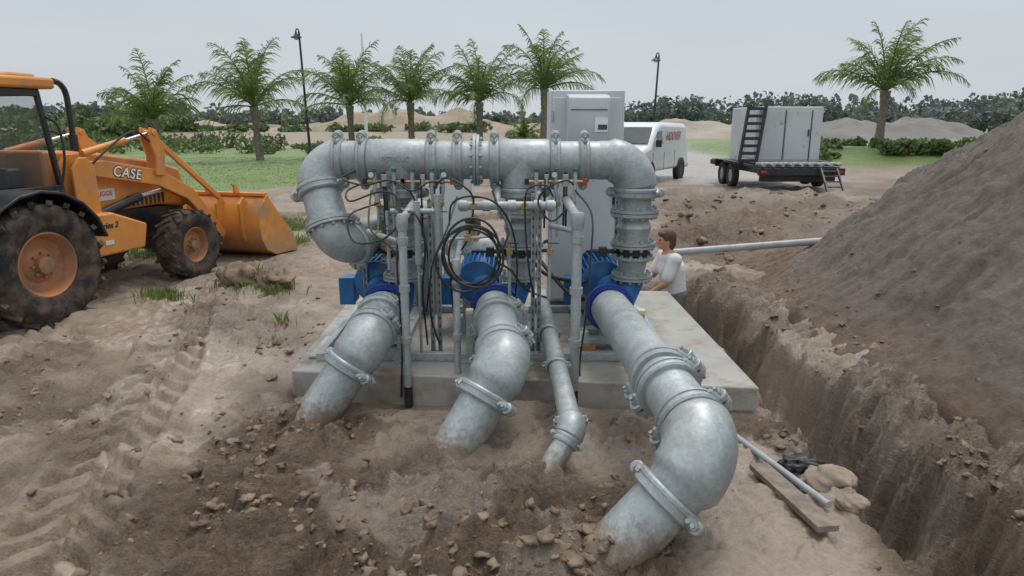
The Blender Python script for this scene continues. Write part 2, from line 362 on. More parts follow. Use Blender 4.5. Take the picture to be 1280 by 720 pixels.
def grid_obj(name,xs,ys,fn,mat,attrs=None,**k):
    X,Y=np.meshgrid(xs,ys);Z=fn(X,Y);nx,ny=len(xs),len(ys)
    co=np.stack([X,Y,Z],-1).reshape(-1,3)
    i=np.arange(nx*ny).reshape(ny,nx)
    q=np.stack([i[:-1,:-1],i[:-1,1:],i[1:,1:],i[1:,:-1]],-1).reshape(-1,4)
    me=bpy.data.meshes.new(name);me.vertices.add(len(co));me.vertices.foreach_set('co',co.ravel())
    me.loops.add(q.size);me.loops.foreach_set('vertex_index',q.ravel().astype(np.int32))
    me.polygons.add(len(q));me.polygons.foreach_set('loop_start',np.arange(0,q.size,4,dtype=np.int32))
    me.polygons.foreach_set('use_smooth',np.ones(len(q),bool));me.update(calc_edges=True);me.validate()
    me.materials.append(mat)
    for an,af in (attrs or {}).items():
        a=me.attributes.new(an,'FLOAT','POINT');a.data.foreach_set('value',np.clip(af(X,Y),0,1).ravel().astype(np.float32))
    ob=bpy.data.objects.new(name,me);coll.objects.link(ob);meta(ob,**k);return ob
def grassm(x,y):
    lim=np.where(x>-8,22+(x+8)*1.05,22.0)+fbm(x*.3,y*.3,3,61)*3
    g=ss(-1,1,y-lim)*ss(5,2,x)
    g2=ss(-3.0,-3.8,x+fbm(x*.8,y*.8,3,62)*1.5)*ss(9.0,10.5,y)*ss(17,13,y)*.66*ss(-.3,.3,fbm(x*.9,y*.9,3,66)+.15)
    g3=ss(56,62,y)*(.75+.9*fbm(x*.04,y*.05,3,63))*ss(0,3,x)
    g4=ss(11,13,x)*ss(27,31,y)*ss(60,45,y)*.9
    gl=ss(50,60,y)*ss(3,0,x)*.65
    return np.clip(np.maximum.reduce([g-gl,g2,g3,g4]),0,1)
def roadm(x,y):
    return ss(2,5,x)*ss(22,27,y)*ss(60,50,y)*ss(13.5,11.5,x)*np.clip(.75+.8*fbm(x*.3,y*.12,3,65),0,1)
def wetm(x,y):
    b=ss(.0,.28,fbm(x*.7+9,y*.7,3,67))*ss(12,8,y)*.85
    b2=ss(.10,.28,fbm(x*1.9+3,y*1.9,3,69))*ss(9,6,y)*.95
    c=np.exp(-(((x+2.3)/.9)**2+((y-6.1)/1.4)**2))
    d=np.exp(-(((x-2.95)/.3)**2+((y-6.8)/.8)**2))
    e=ss(5,6,x)*ss(15,18,y)*ss(24,20,y)*ss(0,.3,fbm(x*.5,y*.5,3,68))*.8
    return np.clip(np.maximum.reduce([b,b2,c,d,e,roadm(x,y)]),0,1)
grid_obj('ground',xs,ys,H,GROUND,{'mud':mudmask,'grass':grassm,'wet':wetm,'road':roadm},kind='structure',label='churned wet brown mud ground with tyre tracks')
def pileh(x,y):
    ry=np.where(y>6.5,6.0,9.5)
    rho=np.sqrt(((x-8.5)/5.72)**2+((y-6.5)/ry)**2)
    rho=rho*(1+.07*fbm(x*.7,y*.7,3,71))
    z=4.65*(1-rho)
    z=np.where(rho<.45,4.65*.55+(4.65*(.45-rho))*.5,z)
    ang=np.arctan2((y-6.5),(x-8.5));wx=x+.2*fbm(x*2,y*2,2,93)
    z=z+.11*fbm(x*1.1,y*1.1,4,72)+.08*fbm(ang*38,rho*5,3,73)+.045*fbm(ang*95,rho*7,3,78)+.10*(np.abs(fbm(wx*3,y*3,4,74))-.2)+.07*(np.abs(fbm(wx*7,y*7,4,76))-.2)+.035*fbm(x*17,y*17,3,75)
    z=np.where(z<.5,z*.68+.16,z)
    return z-.06-1.6*(1-ss(2.62,3.0,x+.22*fbm(x*1.5,y*1.5,3,77)))*ss(10.2,9.4,y)
grid_obj('sand_pile',np.concatenate([np.arange(2.45,7.2,.028),np.arange(7.2,15,.25)]),np.concatenate([np.arange(-3,1.5,.25),np.arange(1.5,12.8,.038)]),
  lambda x,y: np.maximum(pileh(x,y),-1.8),PILE,label='tall heap of grey excavated sand beside the trench',category='sand pile')
# ------------------------------------------------------------------ pad
PADP=[(-1.74,5.06),(1.82,4.70),(1.80,7.66),(-1.80,7.82)]
mb=MB();mb.add([(x,y,z) for z in(-.35,.2) for x,y in PADP],[(0,3,2,1),(4,5,6,7)]+[(i,(i+1)%4,4+(i+1)%4,4+i) for i in range(4)])
mb.obj('concrete_pad',CONC,loc=(0,6.2,0),label='flat grey concrete slab carrying the pump station',category='concrete slab',bevel=.015)
# ------------------------------------------------------------------ pipe helpers
def coupling(parent,c,a,r,lug=(0,0,1),w=.085,mat=None):
    c=V(c);a=V(a).normalized();l=V(lug);l=(l-a*l.dot(a)).normalized();t=a.cross(l)
    k=min(1,r/.16);w*=(.5+.5*k)
    mb=MB();h=w/2;e=.036*k
    mb.lathe(c,a,[(-h,r*.99),(-h,r+e*.7),(-h*.72,r+e),(-h*.3,r+e),(-h*.25,r+e*.8),(h*.25,r+e*.8),(h*.3,r+e),(h*.72,r+e),(h,r+e*.7),(h,r*.99)],36,cap=False)
    for sg in(-1,1):
        p=c+l*sg*(r+e+.014*k)
        for s2 in (-1,1):
            mb.lathe(p+t*s2*.010*k,t*s2,[(0,.040*k),(.028*k,.040*k),(.034*k,.033*k)],14)
            mb.lathe(p-l*sg*.03*k+t*s2*.010*k,t*s2,[(0,.042*k),(.05*k,.036*k),(.09*k,.012*k)],12)
        mb.cyl(p-t*.095*k,p+t*.095*k,.012*k,seg=8)
        for s2 in(-1,1): mb.cyl(p+t*s2*.046*k,p+t*s2*.070*k,.022*k,seg=6)
    return mb.obj('pipe_coupling',mat or GALV2,parent,bevel=0)
def flange(parent,c,a,r,R,th=.03,mat=None,n=12,gap=.006,pair=True):
    c=V(c);a=V(a).normalized();u,w=frame(a);mb=MB()
    if pair:
        mb.lathe(c,a,[(gap/2,r*.9),(gap/2,R),(gap/2+th,R),(gap/2+th,r*.9)],32,cap=False);mb.lathe(c,a,[(-gap/2-th,r*.9),(-gap/2-th,R),(-gap/2,R),(-gap/2,r*.9)],32,cap=False)
    else: mb.lathe(c,a,[(-th/2,r*.9),(-th/2,R),(th/2,R),(th/2,r*.9)],32,cap=False)
    L=th+.03 if pair else th/2+.02
    for k in range(n):
        th_=2*math.pi*(k+.5)/n;p=c+(u*math.cos(th_)+w*math.sin(th_))*(R-.028)
        mb.cyl(p-a*L,p+a*L,.009,seg=6);mb.cyl(p+a*(L-.022),p+a*(L-.006),.016,seg=6);mb.cyl(p-a*(L-.006),p-a*(L-.022),.016,seg=6)
    return mb.obj('pipe_flange',mat or GALV2,parent)
def fillet(A,B,C,R,n=10):
    A,B,C=V(A),V(B),V(C);d1=(A-B).normalized();d2=(C-B).normalized()
    ang=math.acos(max(-1,min(1,d1.dot(d2))));tl=R/math.tan(ang/2)
    p0=B+d1*tl;p1=B+d2*tl;bis=(d1+d2).normalized();cen=B+bis*(R/math.sin(ang/2))
    v0=p0-cen;v1=p1-cen;tot=math.acos(max(-1,min(1,v0.normalized().dot(v1.normalized()))))
    pts=[]
    for i in range(n+1):
        f=i/n;pts.append(cen+(v0*math.sin((1-f)*tot)+v1*math.sin(f*tot))/math.sin(tot))
    return p0,pts,p1
def pipeline(parent,pts,r,bends,fat=1.07,lug=(0,0,1),seg=36,coup=True,mat=None,neck=.05,lastneck=None):
    pts=[V(p) for p in pts];cur=pts[0];nb=len(pts)-2
    for i in range(1,len(pts)-1):
        p0,arc,p1=fillet(pts[i-1] if i==1 else cur,pts[i],pts[i+1],bends[i-1],14)
        nk=lastneck if (lastneck and i==nb) else neck
        d0=(pts[i]-p0).normalized();d1=(p1-pts[i]).normalized()
        a0=p0-d0*neck;a1=p1+d1*nk;ft=fat if (p1-p0).length>r*1.3 else 1.03
        if (a0-cur).length>.02: MB().tube([cur,a0],r,seg).obj('pipe_section',mat or GALV,parent)
        ap=[a0,p0-d0*neck*.3]+arc+[p1+d1*nk*.3,a1]
        rr=[r*1.0,r*1.03]+[r*ft]*len(arc)+[r*1.03,r*1.0];rr[2]=r*(ft*.6+.4);rr[-3]=rr[2]
        MB().tube(ap,rr,seg).obj('pipe_elbow',GALV2 if mat is None else mat,parent)
        if coup:
            coupling(parent,a0,d0,r*1.01,lug);coupling(parent,a1,d1,r*1.01,lug)
        cur=a1
    if (pts[-1]-cur).length>.02: MB().tube([cur,pts[-1]],r,seg).obj('pipe_section',mat or GALV,parent)
SR=.156
def suction(pts,bends,lab,fat=1.17,ln=.07):
    t=thing('suction_pipe',(pts[-1][0],pts[-1][1],0),lab,'pipe','large suction pipes')
    pipeline(t,pts,SR,bends,fat,lug=(.8,0,.6),lastneck=ln)
    return t
s1=suction([(-1.04,5.36,.62),(-1.08,4.78,.52),(-1.58,4.52,-.22)],[.22],'fat galvanized suction pipe elbowing off pump into mud')
s2=suction([(-.14,5.36,.62),(-.05,4.32,.53),(-.52,3.96,-.22)],[.24],'fat galvanized suction pipe bending down into mud',1.2,.10)
s3=suction([(.80,5.36,.62),(.90,3.80,.60),(1.01,3.16,.48),(.28,2.98,-.26)],[.12,.26],'longest galvanized suction pipe with large elbow into mud',1.24,.11)
coupling(s2,(-.115,5.1,.595),(.1,-.96,-.10),SR,(.8,0,.6));coupling(s1,(-1.05,5.22,.595),(.0,-1,-.18),SR,(.8,0,.6))
t=thing('drain_pipe',(.15,3.62,0),'slim galvanized pipe running from pad down into mud','pipe')
pipeline(t,[(.27,6.0,.50),(.37,3.86,.27),(.10,3.60,-.10)],.070,[.10],1.3,lug=(1,0,0),seg=24,neck=.025)
coupling(t,(.295,5.3,.43),(0,-1,-.1),.070,(1,0,0));coupling(t,(.325,4.7,.362),(0,-1,-.1),.070,(1,0,0))
# ------------------------------------------------------------------ discharge header
HR=.160;HY=5.9;HZ=1.78
hd=thing('discharge_header',(0,HY,.2),'overhead galvanized manifold pipe with three risers down to pumps','pipe manifold')
LV=V((-1.70,HY,HZ));LW=V((-1.46,5.60,1.06));LE=V((-1.0,6.4,1.20))
RX=[-.96,.08,1.06]
def hc(x,lug=(0,-.2,1)): coupling(hd,(x,HY,HZ),(1,0,0),HR,lug)
MB().tube([(-1.3,HY,HZ),(.75,HY,HZ)],HR,40).obj('pipe_section',GALV,hd)
p0,arc,p1=fillet((0,HY,HZ),LV,LW,.20,14)
MB().tube([V((-1.28,HY,HZ))]+arc,[HR]+[HR*1.03]+[HR*1.12]*(len(arc)-2)+[HR*1.03],36).obj('pipe_elbow',GALV2,hd)
coupling(hd,p1,LW-LV,HR,(1,0,0))
q0,arc2,q1=fillet(LV,LW,LE,.16,12)
MB().tube([p1,q0],HR,36).obj('pipe_section',GALV,hd)
flange(hd,q0,LW-LV,HR,.205,.022)
MB().tube(arc2,[HR*1.02]+[HR*1.06]*(len(arc2)-2)+[HR*1.02],36).obj('pipe_elbow',GALV2,hd)
coupling(hd,q1,LE-LW,HR,(0,0,1))
pp,arc3,pe=fillet(LW,LE+(LE-LW).normalized()*.32,V((-.9,6.9,-.3)),.2)
MB().tube([q1]+arc3+[V((-.9,6.9,-.3))],HR,30).obj('pipe_section',GALV,hd)
for px in (423,453,540,572,618,694,730): hc((px-640)*5.75/853)
flange(hd,(-.30,HY,HZ),(1,0,0),HR,.215,.022)
for x0,x1 in ((-1.24,-.70),(-.13,.34)):
    MB().lathe((x0,HY,HZ),(1,0,0),[(0,HR),(.04,HR+.018),(x1-x0-.04,HR+.018),(x1-x0,HR)],40).obj('pipe_tee',GALV2,hd)
p0,arc,p1=fillet((0,HY,HZ),(RX[2],HY,HZ),(RX[2],HY,0),.24,14)
MB().tube([V((.74,HY,HZ))]+arc,[HR*1.02]*2+[HR*1.14]*(len(arc)-2)+[HR*1.0],36).obj('pipe_elbow',GALV2,hd)
RR=.142
for i,x in enumerate(RX):
    top=1.78 if i<2 else p1.z
    MB().tube([(x,HY,top),(x,HY,1.5),(x,HY,1.46),(x,HY,1.36)],[HR,HR,RR,RR],36).obj('riser_pipe',GALV,hd)
    if i<2: MB().lathe((x,HY,1.78),(0,0,-1),[(0,HR+.02),(.22,HR+.016),(.24,HR)],32).obj('pipe_tee',GALV2,hd)
    coupling(hd,(x,HY,1.51),(0,0,-1),HR,(1,-.2,0))
    flange(hd,(x,HY,1.34),(0,0,1),RR,.208,.026)
    MB().lathe((x,HY,1.31),(0,0,-1),[(0,RR),(.04,RR-.014),(.10,RR+.012),(.17,RR-.012),(.26,RR-.01)],36).obj('check_valve_body',GALV2,hd)
    flange(hd,(x,HY,1.06),(0,0,1),RR-.01,.195,.02)
    mb=MB();mb.lathe((x,HY,1.03),(0,0,-1),[(0,RR+.01),(.06,RR+.01)],32);mb.cyl((x-.0,HY,1.0),(x-.28,HY-.05,1.0),.02,seg=10)
    mb.beam((x-.25,HY-.05,1.0),(x-.42,HY-.14,1.02),.03,.02);mb.box((x-.27,HY-.05,1.0),(.07,.08,.08))
    mb.obj('butterfly_valve',BLACK,hd,bevel=.004)
    flange(hd,(x,HY,.95),(0,0,1),RR-.01,.19,.02,pair=False,n=12)
    MB().lathe((x,HY,.945),(0,0,-1),[(0,RR*.95),(.08,RR*.84),(.14,RR*.76),(.2,RR*.76)],32).obj('pipe_reducer',GALV,hd)
    flange(hd,(x,HY,.775),(0,0,1),RR-.04,.18,.02)
text_obj('VICTAULIC',.05,GALV2,hd,(-.97,HY-HR-.02,HZ+.02),(RAD(90),0,0),'raised_lettering',.004)
def trim(x,s,full=True):
    y=HY-HR;k=.78
    def P(dx,dy,dz): return (x+dx*s*k,y+dy*k,HZ+dz)
    mb=MB();mb.cyl(P(0,.03,-.12),P(0,-.10,-.14),.015,seg=10,mi=0)
    mb.cyl(P(0,-.10,-.26),P(0,-.10,-.08),.017,seg=10,mi=3)
    mb.cyl(P(0,-.10,-.08),P(0,-.10,-.05),.022,seg=10,mi=2)
    mb.cyl(P(-.09,-.10,-.16),P(.09,-.10,-.16),.013,seg=10,mi=0)
    mb.box(P(-.1,-.10,-.16),(.035,.035,.05),mi=4 if s>0 else 1)
    mb.cyl(P(.11,-.10,-.20),P(.11,-.10,-.10),.020,seg=12,mi=3);mb.cyl(P(.11,-.10,-.10),P(.11,-.10,-.08),.010,seg=8,mi=4)
    mb.cyl(P(.02,-.10,-.26),P(.02,-.10,-.36),.022,seg=10,mi=3);mb.box(P(.02,-.11,-.34),(.05,.05,.04),mi=0)
    mb.cyl(P(.02,-.10,-.36),P(.02,-.10,-.62),.011,seg=8,mi=3);mb.cyl(P(.09,-.09,-.20),P(.09,-.06,-.55),.009,seg=8,mi=4)
    mb.obj('air_valve',[BRASS,RED,GREEN,GALV,BLACK],hd,bevel=.003)
    if full:
        g=MB();g.cyl(P(-.02,-.15,-.10),P(-.02,-.18,-.10),.028,seg=20,mi=0);g.cyl(P(-.02,-.181,-.10),P(-.02,-.184,-.10),.023,seg=20,mi=1);g.cyl(P(-.02,-.10,-.13),P(-.02,-.15,-.10),.006,seg=8,mi=0)
        g.obj('pressure_gauge',[BLACK,CABM],hd)
for x,s,f in((-1.13,1,True),(-.97,-1,False),(-.66,1,False),(-.57,-1,True),(.36,1,True),(.52,-1,False),(-.82,1,False),(.20,1,False)): trim(x,s,f)
# ------------------------------------------------------------------ pumps
def pump(x,rx,lab,mo=-.16):
    p=thing('pump',(x,6.0,.2),lab,'pump','blue electric pumps on the slab');cz=.60
    mb=MB();vx=(x+rx)/2-.06;mx=vx+mo
    mb.lathe((vx,5.70,cz-.06),(0,1,0),[(0,.12),(.02,.15),(.05,.18),(.12,.185),(.16,.165),(.19,.12)],40)
    mb.lathe((x,5.44,cz),(0,1,0),[(0,.13),(.2,.13),(.3,.13)],28)
    mb.cyl((rx,HY-.02,.74),(vx+.10,5.80,cz-.08),.105,.09,seg=24)
    mb.obj('pump_casing',BLUE,p)
    flange(p,(x,5.43,cz+.01),(0,1,0),.15,.200,.02,mat=DBLUE,pair=False)
    MB().lathe((x,5.385,cz+.01),(0,1,0),[(0,.162),(0,.18),(.03,.18),(.03,.162)],32,cap=False).obj('suction_valve',DBLUE,p)
    mb=MB();mb.lathe((mx+.06,5.86,cz+.02),(0,1,0),[(0,.11),(.08,.10),(.1,.13),(.18,.14)],28)
    mb.obj('bearing_frame',BLUE,p)
    mz=cz+.08
    mb=MB();mb.lathe((mx,6.02,mz),(0,1,0),[(0,.08),(.02,.14),(.03,.195),(.05,.195),(.05,.145),(.62,.145),(.62,.195),(.68,.19),(.74,.12)],36)
    for k in range(24):
        a=2*math.pi*k/24;d=V((math.cos(a),0,math.sin(a)));q=Matrix((d,V((0,1,0)),d.cross(V((0,1,0))))).transposed()
        mb.box(V((mx,6.35,mz))+d*.168,(.06,.54,.010),q)
    mb.obj('motor',BLUE,p)
    mb=MB();mb.box((mx-.28,6.22,mz-.10),(.13,.20,.24));mb.box((mx-.18,6.22,mz-.04),(.1,.12,.12))
    mb.obj('terminal_box',BLUE,p,bevel=.01)
    MB().box((mx-.28,6.11,mz-.10),(.145,.02,.255)).obj('terminal_cover',BLUE,p,bevel=.008)
    mb=MB()
    for s in(-.18,.18): mb.box((vx-.06+s,6.15,.24),(.06,1.35,.08));mb.box((vx-.06+s,6.15,.285),(.10,1.35,.012))
    for yy in(5.6,5.9,6.2,6.7): mb.box((vx-.06,yy,.275),(.40,.10,.05))
    for yy in(6.2,6.55): mb.box((mx,yy,.42),(.30,.07,.26))
    mb.box((vx,5.78,.33),(.2,.1,.16))
    mb.obj('base_frame',GALVL,p,bevel=.004)
    return p
pump(-1.04,RX[0],'blue pump and motor below the header, beside junction hoses',-.18)
pump(-.14,RX[1],'blue pump and motor in the middle of slab',-.22)
pump(.80,RX[2],'blue pump and motor beside tall grey cabinet',-.04)
def stand(x,y,h):
    t=thing('pipe_stand',(x,y,.2),'short square steel post with cream cap on slab','post','capped steel posts')
    MB().box((x,y,.2+h/2),(.055,.055,h)).obj('post_shaft',GALVL,t,bevel=.003)
    MB().box((x,y,.2+h+.02),(.062,.062,.04)).obj('post_cap',YELL,t,bevel=.006)
    MB().box((x,y,.208),(.14,.14,.014)).obj('foot_plate',GALVL,t)
stand(-.88,5.28,.45);stand(.10,5.22,.45);stand(1.02,5.2,.42);stand(-.34,5.28,.4)
def relief(x,y,ztop,r,lab,zb=-.1):
    t=thing('relief_pipe',(x,y,0),lab,'pipe','thin vertical drain pipes')
    top=V((x,y,ztop))
    pts=fillet((x,y,zb),top,(x-.02,HY-.1,ztop+.06),.06,6)[1];MB().tube([V((x,y,zb))]+pts+[V((x-.02,HY-.15,ztop+.05))],r,18).obj('pipe_section',GALV,t)
    for z in (ztop-.14,.9,.5): MB().lathe((x,y,z-.03),(0,0,1),[(0,r),(.0,r*1.3),(.05,r*1.3),(.05,r)],18,cap=False).obj('pipe_fitting',GALV2,t)
    MB().lathe((x,y,ztop-.07),(0,0,1),[(0,r*1.2),(.05,r*1.45),(.09,r*1.45),(.12,r*1.1)],18).obj('pipe_fitting',GALV2,t)
    MB().cyl((x,y,zb),(x,y,.12),r*1.06,seg=16).obj('pipe_sleeve',BLACK,t)
relief(-.80,4.93,1.40,.031,'thin galvanized drain pipe standing at slab edge')
relief(.47,4.86,1.42,.037,'thicker galvanized drain pipe standing at slab edge')
relief(-.42,5.0,1.05,.027,'thin galvanized drain pipe between two suction pipes')
t=thing('cross_manifold',(-.05,5.4,1.45),'small horizontal galvanized pipe with valves and fittings','pipe')
mb=MB();mb.cyl((-.42,5.35,1.46),(.34,5.35,1.46),.033,seg=18)
for x in(-.38,-.2,.0,.2,.3): mb.cyl((x-.03,5.35,1.46),(x+.03,5.35,1.46),.045,seg=12)
mb.cyl((-.12,5.35,1.46),(-.12,HY,1.56),.028,seg=12);mb.cyl((.22,5.35,1.46),(.22,HY,1.58),.028,seg=12)
mb.cyl((-.74,5.3,1.5),(-.74,5.3,1.0),.026,seg=14);mb.cyl((-.58,5.3,1.55),(-.58,5.3,1.1),.024,seg=14);mb.cyl((-.58,5.3,1.1),(-.42,5.05,1.02),.024,seg=14)
mb.cyl((-.95,5.32,1.42),(-.58,5.32,1.42),.022,seg=12);mb.cyl((.30,5.35,1.30),(.47,5.1,1.30),.022,seg=12)
mb.cyl((-.02,5.35,1.46),(-.02,5.35,.24),.014,seg=10);mb.cyl((-.98,5.34,1.42),(-.98,5.34,.95),.014,seg=10);mb.cyl((.30,5.35,1.46),(.30,5.35,.7),.014,seg=10)
mb.cyl((-1.15,5.4,1.25),(-.80,5.1,1.20),.020,seg=10);mb.cyl((-.74,5.3,1.0),(-.74,5.3,.25),.012,seg=8);mb.cyl((-.50,5.3,1.2),(-.15,5.34,1.22),.012,seg=8)
mb.obj('pipe_section',GALV,t)
for x,z in((-.3,1.46),(.1,1.46),(-.74,1.3),(-.58,1.35),(-.88,1.42),(-.74,1.12),(-.98,1.2),(.30,1.1),(-1.05,1.24),(-.35,1.21),(-.02,1.1)):
    mb=MB();mb.box((x,5.33,z),(.05,.05,.05));mb.cyl((x,5.33,z),(x,5.33,z+.065),.010,seg=8);mb.box((x+.03,5.33,z+.065),(.09,.016,.008),mi=1)
    mb.obj('ball_valve',[BRASS,BLACK],t,bevel=.003)
def strut(x,y,z0,z1):
    t=thing('strut_post',(x,y,z0),'upright slotted steel channel bracket bolted to slab','steel channel','strut channel posts')
    mb=MB();mb.box((x,y+.018,(z0+z1)/2),(.034,.004,z1-z0))
    for s in(-1,1): mb.box((x+s*.015,y,(z0+z1)/2),(.004,.034,z1-z0))
    z=z0+.1
    while z<z1: mb.box((x,y+.0155,z),(.012,.003,.03),mi=1);z+=.07
    mb.obj('channel',[GALVL,STEEL],t)
    MB().box((x,y,z0+.005),(.12,.12,.01)).obj('foot_plate',GALVL,t)
for x,y,z1 in((-.66,5.45,1.5),(-.60,5.45,1.5),(.17,5.4,1.55),(.22,5.4,1.55),(-1.32,6.0,1.2),(1.0,6.5,1.5)): strut(x,y,.2,z1)
t=thing('skid_rail',(0,5.5,.2),'galvanized steel channel rail lying across the slab','steel channel')
mb=MB();mb.box((-.15,5.3,.235),(2.9,.06,.066));mb.box((-.15,6.75,.235),(2.9,.06,.066));mb.box((-1.30,5.60,.214),(.75,.55,.022))
for x in(-1.57,1.27): mb.box((x,6.02,.235),(.06,1.4,.066))
mb.obj('channel',GALVL,t,bevel=.004)
# ------------------------------------------------------------------ hoses
def catmull(P,n=10):
    P=[V(p) for p in P];P=[P[0]*2-P[1]]+P+[P[-1]*2-P[-2]];o=[]
    for i in range(1,len(P)-2):
        a,b,c,d=P[i-1:i+3]
        for k in range(n):
            t=k/n;o.append(.5*((2*b)+(c-a)*t+(2*a-5*b+4*c-d)*t*t+(3*b-a-3*c+d)*t**3))
    o.append(P[-2]);return o
pts=[]
for k in range(4*26):
    a=2*math.pi*k/26;l=k/26
    rr=.212+.02*math.sin(l*2.1)+.022*math.sin(a*1.0+l)
    pts.append(V((-.31+rr*math.cos(a)*.98+.022*math.sin(l*3),4.94+.014*math.sin(a*.5+l*2)+l*.008,1.14+rr*math.sin(a)*1.06+.022*math.cos(l*2.7))))
pts=[V((-.16,5.6,1.55)),V((-.1,5.2,1.46)),V((-.02,5.0,1.3))]+pts+[V((.0,5.05,1.0)),V((.1,5.3,.8)),V((.3,5.8,.6))]
MB().tube(catmull(pts,2),.009,8).obj('coiled_hose',BLACK,loc=(-.3,4.96,1.15),label='coil of thin black hose hanging on pipework',category='hose')
hoses=[[(-1.2,5.68,1.62),(-1.32,5.5,1.56),(-1.25,5.3,1.5),(-1.0,5.25,1.58),(-.86,5.2,1.5),(-.86,5.0,1.1),(-.84,4.97,.5),(-.86,4.95,.02)],
[(-1.0,5.65,1.62),(-.9,5.3,1.45),(-.72,5.1,1.42),(-.66,5.1,1.2),(-.70,5.2,.8),(-.7,5.4,.3)],
[(-1.15,5.6,1.55),(-1.1,5.25,1.3),(-.9,5.1,1.15),(-.82,5.12,.9),(-.86,5.2,.5),(-1.0,5.7,.3)],
[(.52,5.64,1.55),(.62,5.3,1.4),(.6,5.1,1.1),(.56,4.95,.7),(.52,4.95,.3),(.54,4.9,.02)],
[(-.62,5.64,1.6),(-.5,5.3,1.68),(-.36,5.2,1.62),(-.3,5.3,1.5),(-.35,5.4,1.2),(-.5,5.5,.9),(-.5,5.7,.4)],
[(.34,5.64,1.5),(.26,5.3,1.62),(.12,5.2,1.6),(.1,5.2,1.4),(.13,5.2,1.0),(.2,5.5,.6)],
[(.4,7.0,.9),(.2,6.5,.95),(.1,6.3,1.0),(.3,6.1,.75),(.62,5.9,.72),(.7,6.3,.65)],
[(.4,7.0,.8),(.25,6.6,.85),(.3,6.2,.8),(.5,5.9,.62),(.66,6.1,.5)],
[(-.95,5.6,1.6),(-.88,5.2,1.66),(-.74,5.1,1.6),(-.62,5.15,1.66),(-.55,5.5,1.62)],
[(-1.1,5.6,1.45),(-1.28,5.35,1.38),(-1.22,5.2,1.2),(-1.0,5.15,1.22),(-.86,5.15,1.35),(-.9,5.6,1.45)],
[(-.45,5.6,1.5),(-.5,5.25,1.3),(-.62,5.15,1.0),(-.64,5.2,.6),(-.6,5.4,.3)],
[(.5,5.6,1.6),(.42,5.3,1.66),(.28,5.2,1.62),(.2,5.25,1.50),(.3,5.2,1.36),(.42,5.2,1.45)],
[(-1.3,5.75,1.7),(-1.36,5.5,1.66),(-1.15,5.35,1.62),(-.95,5.3,1.66),(-.8,5.35,1.58),(-.72,5.4,1.3),(-.68,5.5,.9),(-.74,5.7,.5)],
[(-.5,5.4,1.3),(-.45,5.15,1.5),(-.3,5.1,1.56),(-.12,5.15,1.5),(.0,5.2,1.3),(.04,5.25,1.0),(.02,5.5,.6)]]
for i,h in enumerate(hoses):
    MB().tube(catmull(h,8),.0075 if i not in(6,7) else .018,8).obj('control_hose',BLACK,loc=h[-1],label='loose thin black control hose looping around pipework',category='hose',group='black control hoses')
# ------------------------------------------------------------------ cabinets
t=thing('control_cabinet',(.75,7.2,.2),'tall pale grey electrical control cabinet with cooling unit','cabinet')
MB().box((.74,7.2,1.33),(.74,.5,2.14)).obj('cabinet_body',CABM,t,bevel=.012)
MB().box((.74,6.935,1.31),(.68,.024,2.04)).obj('cabinet_door',CABM,t,bevel=.006)
MB().box((.74,6.955,.35),(.74,.03,.02)).obj('door_seam',STEEL,t)
mb=MB();mb.prism([(6.92,2.36),(6.66,2.34),(6.61,2.32),(6.60,2.30),(6.60,1.93),(6.61,1.91),(6.92,1.88)],.53,.92)
mb.v=[(y,x,z) for x,y,z in mb.v];mb.obj('cooling_unit',UNITM,t,bevel=.008)
MB().box((.725,6.596,2.21),(.34,.008,.008)).obj('unit_seam',STEEL,t)
MB().box((.84,6.594,2.07),(.12,.012,.13)).obj('label_plate',LETW,t)
MB().box((.85,6.585,2.05),(.085,.006,.045)).obj('display_screen',GLASS,t)
MB().box((1.03,6.915,1.35),(.03,.03,.14)).obj('door_handle',BLACK,t,bevel=.004)
for z in(.5,1.3,2.1): MB().cyl((.40,6.92,z),(.40,6.92,z+.1),.012,seg=8).obj('door_hinge',GALVL,t)
t=thing('junction_box',(-.6,7.3,.2),'small white instrument box standing behind header','cabinet')
MB().box((-.6,7.3,1.2),(.38,.3,.72)).obj('box_body',WHITE,t,bevel=.012)
MB().box((-.6,7.14,1.2),(.33,.02,.66)).obj('box_door',WHITE,t,bevel=.005)
for x in(-.72,-.48): MB().box((x,7.3,.52),(.05,.05,.64)).obj('box_leg',GALVL,t)
# ------------------------------------------------------------------ loose objects
def gz(x,y): return float(H(np.array([x]),np.array([y]))[0])
MB().tube([(2.15,9.6,.27),(4.45,9.7,.43)],.052,16).obj('plastic_pipe',PVC,loc=(2.5,9.6,.2),label='long grey plastic pipe bridging the dug hole',category='pipe')
MB().tube([(1.44,4.50,gz(1.44,4.5)+.035),(1.76,3.40,gz(1.76,3.4)+.035)],.021,12).obj('plastic_pipe',PVC,loc=(1.6,4.0,.05),label='thin grey conduit lying on mud beside plank',category='pipe')
mb=MB();mb.beam((1.53,3.86,gz(1.53,3.86)+.05),(1.63,3.12,gz(1.63,3.12)+.05),.12,.035);mb.obj('wooden_plank',WOOD,loc=(1.58,3.5,.08),label='short weathered wooden plank lying on mud by trench',category='plank',bevel=.004)
mb=MB();mb.box((.62,5.5,.235),(.16,.09,.07),Matrix.Rotation(.3,3,'Z'));mb.obj('wooden_block',pmat('orange_wood',(.45,.2,.08),(.5,.25,.1),9,.8),loc=(.62,5.5,.2),label='small orange wooden block on the slab',category='wood block',bevel=.004)
def ico(sub):
    bm=bmesh.new();bmesh.ops.create_icosphere(bm,subdivisions=sub,radius=1);v=np.array([x.co[:] for x in bm.verts]);f=np.array([[a.index for a in q.verts] for q in bm.faces]);bm.free();return v,f
IV3,IF3=ico(4);IV1,IF1=ico(2)
